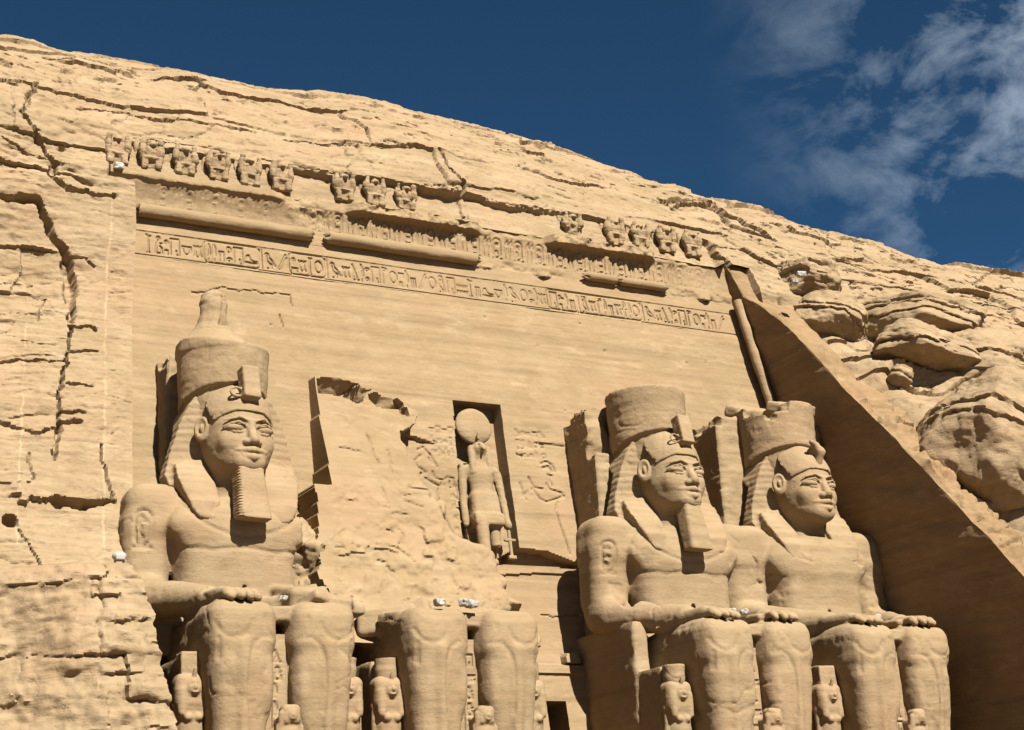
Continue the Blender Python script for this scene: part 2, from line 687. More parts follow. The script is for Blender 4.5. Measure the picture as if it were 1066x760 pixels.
# cracks seen in the photograph: (points in photo pixels, width m, depth m)
CRACKS = [([(455, 161), (463, 177), (480, 195), (481, 212), (485, 226)], 0.26, 0.7),
          ([(0, 206), (39, 210), (51, 239), (69, 265), (75, 298), (75, 332)], 0.38, 0.8),
          ([(75, 340), (70, 362), (64, 400), (60, 440), (56, 475)], 0.22, 0.5),
          ([(73, 338), (99, 342)], 0.2, 0.45), ([(73, 366), (99, 366)], 0.18, 0.4), ([(70, 400), (92, 402)], 0.14, 0.35),
          ([(69, 265), (88, 266), (99, 276)], 0.12, 0.3),
          ([(62, 430), (86, 432)], 0.2, 0.5), ([(60, 442), (82, 441)], 0.16, 0.4),
          ([(39, 83), (22, 117), (46, 154), (57, 172), (52, 184), (71, 197), (119, 205)], 0.24, 0.5),
          ([(86, 106), (139, 113.6), (210, 126), (268, 134)], 0.12, 0.3),
          ([(150, 142), (200, 149), (240, 156)], 0.1, 0.25), ([(275, 163), (330, 176), (395, 190)], 0.1, 0.3),
          ([(0, 375), (40, 376), (70, 374)], 0.14, 0.3), ([(0, 500), (30, 503)], 0.1, 0.25),
          ([(58, 520), (85, 523), (118, 522)], 0.42, 0.8), ([(105, 462), (112, 500), (118, 520)], 0.12, 0.3),
          ([(12, 610), (40, 630), (62, 622), (85, 640)], 0.2, 0.5), ([(15, 540), (30, 565), (42, 587)], 0.1, 0.3),
          ([(0, 148), (30, 160), (60, 172)], 0.12, 0.3), ([(165, 150), (225, 130)], 0.06, 0.15),
          ([(742, 215), (763, 234), (805, 249)], 0.5, 0.8), ([(690, 205), (742, 215)], 0.3, 0.5),
          ([(732, 247), (747, 268), (766, 286), (776, 299)], 0.4, 0.8), ([(742, 278), (765, 288)], 0.3, 0.6),
          ([(810, 235), (850, 240), (868, 252)], 0.3, 0.5), ([(560, 150), (600, 156), (640, 166)], 0.16, 0.35),
          ([(520, 128), (545, 134), (575, 141)], 0.22, 0.5), ([(370, 100), (410, 108), (450, 120)], 0.3, 0.6),
          ([(160, 80), (200, 86), (215, 84)], 0.3, 0.6), ([(45, 55), (75, 62), (98, 58)], 0.3, 0.6),
          ([(440, 195), (480, 203), (550, 215), (600, 222)], 0.08, 0.2), ([(400, 150), (455, 162)], 0.12, 0.3),
          ([(300, 142), (345, 150), (400, 156)], 0.16, 0.35), ([(650, 175), (700, 190), (745, 214)], 0.14, 0.3),
          ([(850, 260), (900, 280), (940, 300)], 0.14, 0.35), ([(900, 262), (950, 285), (1000, 300)], 0.16, 0.35),
          ([(1000, 285), (1030, 300), (1066, 310)], 0.2, 0.4), ([(940, 300), (1000, 318), (1066, 335)], 0.2, 0.4),
          ([(1020, 270), (1010, 300), (1040, 330)], 0.16, 0.35), ([(0, 440), (35, 450), (58, 446)], 0.16, 0.4),
          ([(30, 470), (34, 500)], 0.08, 0.2), ([(0, 655), (40, 662), (90, 655)], 0.14, 0.3)]
LEDGES = [  # overhanging lips: polyline in pixels, height of the bulge above the line (m), how far it stands out
    
    ([(0, 207), (40, 211), (52, 236)], 1.5, 0.5), ([(160, 82), (215, 84)], 0.8, 0.5), ([(55, 60), (150, 78)], 0.8, 0.5),
    ([(370, 104), (455, 120), (520, 130)], 0.9, 0.5), ([(700, 208), (745, 218), (808, 250)], 1.0, 0.6),
    ([(560, 152), (650, 172)], 0.7, 0.35), ([(810, 238), (870, 252)], 0.8, 0.5), ([(0, 520), (60, 519), (118, 521)], 1.0, 0.5),
    ([(30, 628), (85, 636)], 1.0, 0.6), ([(735, 280), (775, 295)], 0.9, 0.5), ([(920, 265), (990, 285)], 0.7, 0.35)]


def base_y(X, z):
    zz = z + drop(X) * sstep(28, 38, z + drop(X))
    l = np.interp(zz, _PLC[:, 1], _PLC[:, 0])
    r = np.interp(zz, _PRC[:, 1], _PRC[:, 0])
    return np.where(X < 0, l, r)


def on_hill(px):
    px = np.atleast_2d(np.asarray(px, float))
    q = on_y(px, 14.0)
    for k in range(30):
        y = base_y(q[:, 0], q[:, 2])
        d = ray(px)
        cur = q[:, 1] * 0.5 + y * 0.5
        t = (cur - CAM[1]) / d[:, 1]
        q = CAM + t[:, None] * d
    return q


CR3 = [(on_hill(c), w_ * 0.68, d_ * 0.9) for c, w_, d_ in CRACKS]
HOLE = on_hill([(11, 540)])[0]
LE3 = [(on_hill(c), h_ * 1.5, d_ * 0.6) for c, h_, d_ in LEDGES]


def polydist(X, Z, pts):
    best = np.full(len(X), 9.0)
    side = np.zeros(len(X))
    for p, q in zip(pts[:-1], pts[1:]):
        ax, az, bx, bz = p[0], p[2], q[0], q[2]
        dx, dz = bx - ax, bz - az
        t = np.clip(((X - ax) * dx + (Z - az) * dz) / (dx * dx + dz * dz + 1e-9), 0, 1)
        d = np.hypot(X - ax - t * dx, Z - az - t * dz)
        k = d < best
        best[k] = d[k]
        side[k] = (Z - az - t * dz)[k]
    return best, side


def rock_disp(P):
    X, Y, Z = P[:, 0], P[:, 1], P[:, 2]
    hill_right = sstep(9, 24, X)
    sky_near = sstep(35.5, 38.5, Z + drop(X) * 0.8)
    smooth_top = sstep(-22, -18, X) * (1 - sstep(12, 18, X)) * sstep(28, 30, Z) * (1 - sstep(34.5, 37, Z))
    pil = sstep(-24.0, -22.6, X) * (1 - sstep(-18, -17, X)) * (1 - sstep(28, 31, Z)) * sstep(9, 15, Z)
    m1 = np.clip(0.5 + 0.9 * fbm(P, 0.10, 3, 0.5, 5) + 0.45 * hill_right + 0.35 * sky_near - 0.45 * smooth_top, 0.05, 1.25)
    m1 *= 1 - 0.85 * pil
    lf_ = (1 - sstep(-19.5, -18, X)) * (1 - sstep(27, 30, Z))
    m1 *= 1 - 0.5 * lf_
    wz = Z - 0.02 * X + 0.9 * fbm(P, 0.13, 3, 0.5, 2) + 0.09 * fbm(P, 1.1, 3, 0.5, 8)
    gm = sstep(0.02, 0.42, fbm(P * [0.6, 0.6, 1.2], 0.6, 3, 0.55, 19))
    gm2 = sstep(0.05, 0.4, fbm(P * [0.6, 0.6, 1.2], 0.9, 3, 0.55, 20))
    wx = X + 0.8 * fbm(P, 0.3, 3, 0.5, 3) + 0.35 * Z * (hash2(np.floor(Z), np.floor(Z)) - 0.5) * 0
    d = 0.55 * fbm(P * [0.7, 0.7, 1.0], 0.16, 3, 0.5, 1) * (0.35 + 0.65 * m1)
    d += 0.14 * fbm(P * [0.5, 0.5, 1.6], 0.7, 4, 0.55, 4) * (0.4 + 0.6 * m1)
    r, dz, dx, fz, r2, zl = layers(wx, wz, 1.9, 7.0, 11)
    d += m1 * (0.45 * (r - 0.5) + 0.22 * (0.5 - fz))
    d -= m1 * gm * 0.28 * np.exp(-(dz / 0.07) ** 2) * (r2 > 0.5)
    d -= m1 * gm * 0.30 * np.exp(-(dx / 0.06) ** 2) * (r2 > 0.6)
    r, dz, dx, fz, r2, zl = layers(wx * 1.07 + 3, wz * 0.98 + 1, 0.62, 2.6, 23)
    m2 = np.clip(0.2 + 1.5 * fbm(P, 0.22, 3, 0.5, 12) + 0.3 * hill_right + 0.25 * sky_near, 0, 1.2) * (1 - 0.75 * smooth_top) * (1 - 0.8 * pil) * (1 - 0.6 * lf_)
    d += m2 * gm2 * (0.22 * (r - 0.5) + 0.10 * (0.5 - fz))
    d -= m2 * gm2 * 0.14 * np.exp(-(dz / 0.045) ** 2) * (r2 > 0.45)
    d -= m2 * gm2 * 0.14 * np.exp(-(dx / 0.05) ** 2) * (r2 > 0.65)
    d += 0.05 * fbm(P, 2.6, 3, 0.6, 14) * (0.5 + 0.5 * m1) + 0.04 * fbm(P * [0.4, 0.4, 4.0], 1.0, 3, 0.6, 15) * (1 - 0.4 * pil)
    wv = P + 0.5 * np.stack([fbm(P, 0.8, 2, 0.5, 91), fbm(P, 0.8, 2, 0.5, 92), fbm(P, 0.8, 2, 0.5, 93)], 1)
    q1 = vnoise((wv + 3.3) * [0.16, 0.16, 0.95])
    q2 = vnoise((wv @ _RM.T + 9.1) * [0.4, 0.4, 0.3])
    hm = sstep(0.05, 0.4, fbm(P, 0.35, 3, 0.55, 94) + 0.1)
    d -= (0.13 * np.exp(-(q1 / 0.035) ** 2) + 0.10 * np.exp(-(q2 / 0.02) ** 2)) * hm * (1 - 0.5 * pil)
    pk = fbm(P * [0.7, 0.7, 1.3], 1.4, 3, 0.55, 95)
    d -= 0.22 * sstep(0.62, 0.85, pk) * (0.3 + sky_near + 0.6 * hill_right) + 0.03 * np.abs(fbm(P, 4.5, 2, 0.5, 96))
    # rounded boulder-like masses on the right
    bm = sstep(20, 23.5, X) * (1 - sstep(27, 31, Z + 0.06 * (X - 22)))
    d += bm * 0.8 * (ridged(P * [0.8, 0.8, 1.25], 0.16, 2, 4) - 0.7)
    jit = 0.12 * fbm(P, 1.7, 3, 0.6, 31)
    jit2 = 0.12 * fbm(P, 1.7, 3, 0.6, 37)
    for pts, w_, dp in CR3:
        lo, hi = pts.min(0) - 1.2, pts.max(0) + 1.2
        k = np.where((X > lo[0]) & (X < hi[0]) & (Z > lo[2]) & (Z < hi[2]))[0]
        if len(k):
            dist, sd_ = polydist(X[k] + jit[k], Z[k] + jit2[k], pts)
            ww = w_ * (0.5 + 0.8 * np.abs(fbm(P[k], 0.35, 3, 0.5, 41)))
            d[k] -= dp * (1 - sstep(ww * 0.35, ww, dist))
    for pts, h_, dp in LE3:
        lo, hi = pts.min(0) - [0.3, 9, 0.3], pts.max(0) + [0.3, 9, h_ + 0.4]
        k = np.where((X > lo[0]) & (X < hi[0]) & (Z > lo[2]) & (Z < hi[2]))[0]
        if len(k):
            zl_ = np.interp(X[k] + jit[k], pts[:, 0], pts[:, 2])
            dzz = Z[k] + 2.0 * jit2[k] - zl_
            endf = sstep(0, 0.8, X[k] - pts[0, 0]) * sstep(0, 0.8, pts[-1, 0] - X[k])
            d[k] += dp * endf * np.where(dzz > 0, 1 - sstep(0, h_, dzz), 0)
    hq = np.hypot(X - HOLE[0], (Z - HOLE[2]) * 1.0)
    d -= 1.0 * (1 - sstep(0.22, 0.34, hq))
    # gully between the cut wall and the boulders
    xr = x_right(Z)
    d -= (0.9 + 0.8 * (1 - sstep(18, 23, Z))) * np.exp(-(np.maximum(X - xr - 1.5, 0) / 0.9) ** 2) * (1 - sstep(27.3, 29.0, Z)) * (X > 17)
    # the carved frieze behind the baboons: cut back into the rock
    ztop = 32.45 + 0.28 * fbm(P, 0.5, 3, 0.5, 61)
    fr = sstep(-20.4, -20.1, X + jit) * (1 - sstep(16.4, 16.8, X)) * (1 - sstep(0.0, 0.12, Z - ztop)) * sstep(30.0, 30.1, Z)
    d = d * (1 - 0.7 * fr) - 0.42 * fr
    # keep the recess edges tidy
    edge = (1 - sstep(0, 0.5, np.abs(X - x_left(Z)))) * (1 - sstep(28, 30, Z)) * sstep(9, 11, Z)
    d *= 1 - 0.6 * edge
    return d


def hill_grid(us, ts, cols_fn, name, extra=None):
    nr, nc = len(ts), len(us)
    a, b = prof(_PLC, ts), prof(_PRC, ts)
    U = np.repeat(us[None], nr, 0)
    zc = np.repeat(((a[:, 1] + b[:, 1]) / 2)[:, None], nc, 1)
    X = cols_fn(U, zc)
    k = (X >= 0)[..., None]
    Q = np.where(k, b[:, None, :], a[:, None, :])
    Y, Z0 = Q[..., 0], Q[..., 1]
    Z = Z0 - drop(X) * sstep(28, 38, Z0)
    g = np.gradient(np.stack([b[:, 0], b[:, 1]], 1), axis=0)
    ga = np.gradient(np.stack([a[:, 0], a[:, 1]], 1), axis=0)
    G = np.where(k, g[:, None, :], ga[:, None, :])
    ny, nz = -G[..., 1], G[..., 0]
    L = np.hypot(ny, nz) + 1e-9
    ny, nz = ny / L, nz / L
    P_ = np.stack([X.ravel(), Y.ravel(), Z.ravel()], 1)
    d = rock_disp(P_).reshape(nr, nc)
    Y2 = Y + ny * d
    Z2 = Z + nz * d * 0.6
    V = np.stack([X, Y2, Z2], -1)
    if extra is not None:
        V = extra(V)
    return mesh_obj(name, V.reshape(-1, 3), grid_faces(V.shape[0], V.shape[1]), M_ROCK)


def cols_all(U, z):
    # U: -1..0 left, 0..1 middle, 1..2 right in chart units; here U already in metres for the reference row
    return U


st = 0.08
ul = np.concatenate([np.arange(-60, -31, 0.6), np.arange(-31, -18.95, st)])
um = np.arange(-18.95, 18.58, st)
ur = np.concatenate([np.arange(18.58, 52, 0.095), np.arange(52, 85, 0.8)])
upper = hill_grid(np.concatenate([ul, um, ur]), rows_for((9, 17), 0.07), lambda U, z: U, 'hillside')
tag(upper, kind='structure')


def left_cols(U, z):
    return U + (x_left(z) + 18.95) * sstep(-31, -18.95, U)


ul2 = np.append(ul[ul < -18.99], -18.95)


def left_fold(V):
    e = V[:, -1:, :].copy()
    back = e.copy()
    back[..., 1] = yf(back[..., 2]) + 0.4
    back[..., 0] += 0.02
    return np.concatenate([V, e + (back - e) * 0.5, back], 1)


lf = rows_for((0, 9), 0.08)
nr = len(lf)


def hill_left():
    a = prof(_PLC, lf)
    U = np.repeat(ul2[None], nr, 0)
    X = left_cols(U, np.repeat(a[:, 1:2], len(ul2), 1))
    Y = np.repeat(a[:, 0:1], len(ul2), 1)
    Z = np.repeat(a[:, 1:2], len(ul2), 1)
    g = np.gradient(a, axis=0)
    L = np.linalg.norm(g, axis=1)
    ny, nz = (-g[:, 1] / L)[:, None], (g[:, 0] / L)[:, None]
    d = rock_disp(np.stack([X.ravel(), Y.ravel(), Z.ravel()], 1)).reshape(X.shape)
    V = np.stack([X, Y + ny * d, Z + nz * d * 0.6], -1)
    V = left_fold(V)
    return mesh_obj('hillside', V.reshape(-1, 3), grid_faces(V.shape[0], V.shape[1]), M_ROCK)


tag(hill_left(), kind='structure')


def right_cols(U, z):
    return U + (x_right(z) - 18.58) * (1 - sstep(18.58, 40, U))


def right_fold(V):
    e = V[:, :1, :]
    return np.concatenate([e + [-0.6, 4.0, 0], e + [-0.25, 1.6, 0], e + [-0.08, 0.5, 0], V], 1)


right = hill_grid(ur, rows_for((0, 9), 0.095), right_cols, 'hillside', right_fold)
tag(right, kind='structure')
print('hill', time.time() - T0)

# ------------------------------------------------------------------ temple facade
FAC = empty('temple_facade', (0, 10, 0), 'smooth cut sandstone temple front behind the seated colossi, with inscription band and cornice', 'temple')


def fpart(name, V, F, mat=M_FAC, parent=FAC):
    V = np.asarray(V, float) - [0, 10, 0]
    return mesh_obj(name, V, F, mat, parent)


def px_poly(pts):
    q = on_f(pts)
    return q[:, [0, 2]]


def in_poly(X, Z, poly):
    c = np.zeros(X.shape, bool)
    n = len(poly)
    for i in range(n):
        x1, z1 = poly[i]
        x2, z2 = poly[(i + 1) % n]
        k = ((z1 > Z) != (z2 > Z)) & (X < (x2 - x1) * (Z - z1) / (z2 - z1 + 1e-12) + x1)
        c ^= k
    return c


def stroke_depth(X, Z, strokes, width):
    best = np.full(X.shape, 9.0, f4)
    xs, zs = X[0], Z[:, 0]
    for st_ in strokes:
        st_ = np.asarray(st_, float)
        for p, q in zip(st_[:-1], st_[1:]):
            lo, hi = np.minimum(p, q) - width * 1.6, np.maximum(p, q) + width * 1.6
            i0, i1 = np.searchsorted(xs, [lo[0], hi[0]])
            j0, j1 = np.searchsorted(zs, [lo[1], hi[1]])
            if i1 <= i0 or j1 <= j0:
                continue
            x, z = X[j0:j1, i0:i1], Z[j0:j1, i0:i1]
            dx, dz = q - p
            t = np.clip(((x - p[0]) * dx + (z - p[1]) * dz) / (dx * dx + dz * dz + 1e-9), 0, 1)
            best[j0:j1, i0:i1] = np.minimum(best[j0:j1, i0:i1], np.hypot(x - p[0] - t * dx, z - p[1] - t * dz))
    return 1 - sstep(width * 0.4, width, best)


def arc(cx, cy, rx, ry, a0, a1, n=14):
    a = np.radians(np.linspace(a0, a1, n))
    return [(cx + rx * math.cos(t), cy + ry * math.sin(t)) for t in a]


def rrect(x0, y0, x1, y1, r):
    return (arc(x1 - r, y1 - r, r, r, 0, 90, 6) + arc(x0 + r, y1 - r, r, r, 90, 180, 6)
            + arc(x0 + r, y0 + r, r, r, 180, 270, 6) + arc(x1 - r, y0 + r, r, r, 270, 360, 6) + [(x1, y1 - r)])


GLYPH = {  # name: (width, strokes) in a unit-high cell
    'bird': (0.8, [[(0.05, 0.75), (0.15, 0.85), (0.28, 0.8), (0.32, 0.62), (0.5, 0.5), (0.75, 0.2)], [(0.15, 0.72), (0.18, 0.45), (0.4, 0.3), (0.75, 0.2)],
                   [(0.36, 0.32), (0.36, 0.08), (0.2, 0.06)], [(0.46, 0.3), (0.46, 0.08), (0.32, 0.06)]]),
    'owl': (0.6, [arc(0.25, 0.82, 0.13, 0.12, 0, 360), [(0.14, 0.75), (0.12, 0.4), (0.3, 0.22), (0.5, 0.1)], [(0.36, 0.75), (0.42, 0.5), (0.5, 0.1)], [(0.26, 0.25), (0.26, 0.05), (0.12, 0.05)]]),
    'reed': (0.28, [[(0.08, 0.05), (0.08, 0.95), (0.22, 0.7), (0.2, 0.35), (0.08, 0.3)]]),
    'water': (0.8, [[(0.02 + 0.095 * i, 0.5 + 0.08 * (-1) ** i) for i in range(9)], [(0.02 + 0.095 * i, 0.2 + 0.08 * (-1) ** i) for i in range(9)]]),
    'sun': (0.62, [arc(0.3, 0.5, 0.26, 0.3, 0, 360, 20)]),
    'loaf': (0.5, [arc(0.24, 0.3, 0.2, 0.3, 0, 180) + [(0.44, 0.3)], [(0.04, 0.3), (0.44, 0.3)]]),
    'snake': (0.85, [[(0.02, 0.35), (0.12, 0.55), (0.25, 0.6), (0.35, 0.4), (0.5, 0.32), (0.82, 0.3)], [(0.02, 0.22), (0.82, 0.2)]]),
    'house': (0.7, [[(0.05, 0.1), (0.05, 0.9), (0.62, 0.9), (0.62, 0.1), (0.42, 0.1), (0.42, 0.3)]]),
    'mouth': (0.7, [arc(0.33, 0.5, 0.3, 0.14, 0, 360)]),
    'strokes': (0.5, [[(0.08, 0.1), (0.08, 0.6)], [(0.22, 0.1), (0.22, 0.6)], [(0.36, 0.1), (0.36, 0.6)]]),
    'seated': (0.62, [arc(0.3, 0.83, 0.1, 0.1, 0, 360, 10), [(0.3, 0.72), (0.16, 0.45), (0.14, 0.08), (0.52, 0.08), (0.52, 0.35), (0.32, 0.5), (0.3, 0.72)], [(0.3, 0.55), (0.52, 0.6)]]),
    'ankh': (0.4, [arc(0.18, 0.76, 0.1, 0.18, 0, 360, 12), [(0.18, 0.58), (0.18, 0.05)], [(0.02, 0.5), (0.34, 0.5)]]),
    'legs': (0.55, [[(0.1, 0.9), (0.25, 0.6), (0.1, 0.1), (0.2, 0.1)], [(0.25, 0.6), (0.42, 0.1), (0.52, 0.1)]]),
    'flag': (0.45, [[(0.08, 0.05), (0.08, 0.95), (0.36, 0.92), (0.36, 0.8), (0.08, 0.78)]]),
    'scarab': (0.55, [arc(0.26, 0.42, 0.16, 0.28, 0, 360, 16), [(0.12, 0.55), (0.02, 0.7)], [(0.4, 0.55), (0.5, 0.7)], [(0.12, 0.35), (0.02, 0.18)], [(0.4, 0.35), (0.5, 0.18)], [(0.14, 0.6), (0.38, 0.6)]]),
    'staff': (0.4, [[(0.15, 0.05), (0.15, 0.9), (0.02, 0.95)], [(0.15, 0.82), (0.3, 0.9)], [(0.08, 0.05), (0.22, 0.05)]]),
    'bowl': (0.7, [arc(0.32, 0.6, 0.28, 0.4, 180, 360) + [(0.04, 0.6)]]),
    'diag': (0.7, [[(0.05, 0.1), (0.6, 0.9)], [(0.2, 0.08), (0.66, 0.75)], [(0.05, 0.1), (0.2, 0.08)]]),
    'bee': (0.75, [arc(0.3, 0.5, 0.22, 0.12, 0, 360), [(0.2, 0.6), (0.1, 0.9)], [(0.35, 0.6), (0.4, 0.92)], [(0.52, 0.5), (0.68, 0.35)], [(0.3, 0.38), (0.28, 0.1)]]),
}


def glyph(name, x, z, h, mirror=False):
    wd, ss = GLYPH[name]
    return [[(x + ((wd - 0.04 - u) if mirror else u) * h, z + v * h) for u, v in s_] for s_ in ss], wd * h


def write(seq, x0, z0, h, gap=0.14):
    """lay glyphs left to right; '[' ... ']' makes a cartouche, a tuple stacks two half-height signs"""
    out = []
    x = x0
    cs = None
    for g in seq:
        if g == '[':
            cs = x
            x += 0.22 * h
            continue
        if g == ']':
            out.append(rrect(cs, z0 - 0.04 * h, x + 0.12 * h, z0 + 1.04 * h, 0.3 * h))
            out.append([(x + 0.2 * h, z0 - 0.02 * h), (x + 0.2 * h, z0 + 1.02 * h)])
            x += 0.4 * h
            continue
        if isinstance(g, tuple):
            wmax = 0
            for j, q in enumerate(g):
                s_, wd = glyph(q, x, z0 + (len(g) - 1 - j) * h / len(g), h / len(g) * 0.95)
                out += s_
                wmax = max(wmax, wd)
            x += wmax + gap * h
        else:
            s_, wd = glyph(g, x, z0, h)
            out += s_
            x += wd + gap * h
    return out, x


# --- main wall panel (0 .. 25.95)
xs = np.arange(-21.4, 21.2, 0.065)
zs = np.concatenate([np.arange(-0.8, 3.8, 0.12), np.arange(3.8, 25.951, 0.065)])
zs[-1] = 25.95
X, Z = np.meshgrid(xs, zs)
P = np.stack([X.ravel(), yf(Z.ravel()), Z.ravel()], 1)
d = (0.05 * fbm(P * [0.5, 1, 1.2], 0.35, 3, 0.5, 3) + 0.012 * fbm(P, 2.2, 3, 0.55, 9) + 0.022 * fbm(P * [0.12, 0.12, 2.4], 1.0, 3, 0.6, 6)).reshape(X.shape)
# door
dm = (X > 0.75) & (X < 1.78) & (Z < 3.83)
# niche with the falcon-headed god
nl = np.interp(Z, [10.4, 19.7], [-2.75, -2.24])
nm = (X > nl) & (X < 0.5) & (Z > 11.0) & (Z < 19.66)
tri = in_poly(X, Z, px_poly([(541, 570), (570, 574), (604, 588), (604, 593), (545, 588), (512, 588), (505, 596), (494, 598)]))
d = np.where(nm, -0.95 + d, d)
d = np.where(tri, -0.9 + d, d)
lg = in_poly(X, Z, px_poly([(512, 587), (545, 588), (604, 590), (604, 599), (560, 597), (515, 599)]))
d = np.where(lg & ~nm, d + 0.12, d)
d += 0.34 * sstep(5.15, 5.3, Z) * (1 - sstep(5.62, 5.72, Z)) * sstep(-0.4, 0.2, X) * (1 - sstep(3.1, 3.25, X + 0.1 * np.sin(Z * 9)))
d += 0.2 * (1 - sstep(5.2, 5.3, Z)) * (X > -1) * (X < 3.6)
blk = in_poly(X, Z, px_poly([(584, 681), (597, 680), (600, 692), (584, 692)]))
d = np.where(blk, d + 0.5, d)
hole = in_poly(X, Z, px_poly([(494, 622), (500, 621), (501, 631), (494, 631)]))
d = np.where(hole, d - 0.6, d)


def R8(pts):
    return px_poly([(400 + a / 3.4545, 390 + b / 3.4545) for a, b in pts])


# sunk reliefs of two standing kings facing the niche, and the small texts above them
rel = [R8(s_) for s_ in [
    [(120, 270), (140, 262), (165, 290), (190, 330)], [(110, 362), (150, 350), (130, 335)], [(175, 350), (185, 372), (215, 380), (230, 368), (240, 405)],
    [(215, 380), (195, 420), (195, 470), (220, 520), (245, 570), (270, 640), (290, 705)], [(150, 372), (200, 400), (215, 395)], [(240, 370), (262, 400), (262, 470), (278, 520)],
    [(250, 372), (262, 440)], [(262, 445), (290, 505), (305, 508)], [(270, 450), (285, 440)], [(265, 470), (275, 490)], [(268, 505), (305, 512)],
    [(285, 535), (305, 530)], [(285, 560), (303, 556)], [(288, 600), (300, 596)],
    [(130, 290), (110, 310), (118, 335)], [(160, 300), (175, 320)],
    [(565, 320), (585, 312), (605, 325), (615, 348)], [(570, 335), (592, 330), (605, 348)], [(590, 360), (605, 365), (600, 380)],
    [(520, 370), (540, 405), (570, 410)], [(585, 392), (595, 412), (640, 425), (645, 438)], [(535, 410), (560, 445), (585, 458), (620, 448), (648, 436)],
    [(625, 455), (618, 490), (632, 540), (655, 600), (668, 645)], [(490, 390), (505, 440), (515, 420)], [(500, 430), (512, 450)],
    [(555, 245), (600, 252), (645, 258)], [(480, 262), (500, 266)], [(478, 285), (498, 290)], [(605, 400), (600, 380)]]]
for i in range(5):
    s_, _ = write([random.Random(40 + i).choice(['reed', 'flag', 'strokes', 'ankh'])], 0, 0, 1)
rg = random.Random(5)
names = list(GLYPH)
for base_, nx, nz in (((172, 290), 5, 3), ((482, 300), 5, 3)):
    b0 = R8([base_])[0]
    for i in range(nx):
        for j in range(nz):
            g_, _ = glyph(rg.choice(names), b0[0] + i * 0.36, b0[1] + j * 0.62, 0.46)
            rel += g_
for b_, n_ in (((252, 520), 5), ((490, 360), 2)):
    b0 = R8([b_])[0]
    for j in range(n_):
        g_, _ = glyph(rg.choice(names), b0[0], b0[1] + 0.1 - j * 0.6 + 1.6, 0.42)
        rel += g_
d -= 0.075 * stroke_depth(X, Z, rel[29:], 0.075) + 0.10 * stroke_depth(X, Z, rel[:29], 0.09)
crk = [px_poly(c) for c in ([(199, 306), (222, 302), (230, 300), (260, 303), (302, 307), (305, 318)], [(415, 452), (430, 456), (456, 462)], [(330, 200), (345, 240)],
                           [(292, 328), (294, 341)], [(560, 640), (585, 642), (604, 640)], [(540, 640), (545, 652)], [(180, 488), (200, 505)], [(645, 560), (520, 600)])]
d -= 0.10 * stroke_depth(X + 0.05 * np.sin(Z * 5 + X * 3), Z + 0.06 * np.sin(X * 4.0) + 0.03 * np.sin(X * 11), crk[:7], 0.06)
wedge = in_poly(X, Z, px_poly([(412, 452), (430, 454), (456, 463), (430, 461), (412, 460)]))
d = np.where(wedge, d - 0.25, d)
for a, b in ((588, 428), (560, 360), (505, 330), (630, 365), (735, 377), (282, 338), (604, 337), (715, 378)):
    q = px_poly([(a, b)])[0]
    d -= 0.12 * np.exp(-((X - q[0]) ** 2 + (Z - q[1]) ** 2) / 0.06 ** 2)
Y = yf(Z) - d
Y = np.where(dm, yf(Z) + 3.0, Y)
fpart('wall_panel', np.stack([X, Y, Z], -1).reshape(-1, 3), grid_faces(*X.shape))

# --- inscription band (25.95 .. 27.5)
xs = np.arange(-21.4, 19.0, 0.04)
zs = np.append(np.arange(25.95, 27.99, 0.04), 28.0)
X, Z = np.meshgrid(xs, zs)
SEQ = ['staff', 'seated', ('loaf', 'strokes'), 'house', 'bowl', 'diag', '[', 'reed', 'reed', 'strokes', ('sun', 'mouth'), 'house', 'snake', ']', 'bird', 'diag',
       '[', ('loaf', 'water'), 'scarab', 'staff', 'sun', ']', 'bird', 'diag', 'legs', 'reed', ('mouth', 'loaf'), 'house', 'flag', 'sun', ('water', 'strokes'), 'reed', 'strokes',
       'diag', 'sun', 'owl', 'house', 'diag', 'staff', 'strokes', 'snake', 'bowl', 'reed', 'bird', 'sun', ('loaf', 'mouth'), 'reed', 'diag',
       '[', 'house', ('snake', 'strokes'), 'reed', 'strokes', ']', 'owl', 'scarab', 'flag', 'reed', 'strokes', 'diag', 'ankh', 'reed']
SEQ = [{'diag': ['bee', 'water', 'ankh', 'flag', 'owl', 'scarab'][i % 6] if i % 3 else 'diag'}.get(g, g) if isinstance(g, str) else g for i, g in enumerate(SEQ + SEQ[20:34])]
gs, xe = write(SEQ, -18.3, 26.14, 1.12, 0.10)
sc_ = (16.6 + 18.3) / (xe + 18.3)
gs = [[(-18.3 + (a + 18.3) * sc_, b) for a, b in s_] for s_ in gs]
lines = [[(-18.9, 26.02), (17.3, 26.02)], [(-18.9, 27.36), (17.3, 27.36)]]
P = np.stack([X.ravel(), yf(Z.ravel()), Z.ravel()], 1)
ero = sstep(-0.35, 0.1, fbm(P, 0.3, 3, 0.5, 77)).reshape(X.shape)
d = (0.04 * fbm(P * [0.5, 1, 1], 0.5, 3, 0.5, 3) + 0.012 * fbm(P, 3, 3, 0.5, 4)).reshape(X.shape)
d -= 0.10 * stroke_depth(X, Z, gs, 0.065) * (0.75 + 0.25 * ero) + 0.06 * stroke_depth(X, Z, lines, 0.05)
fpart('inscription_band', np.stack([X, yf(Z) - d, Z], -1).reshape(-1, 3), grid_faces(*X.shape))

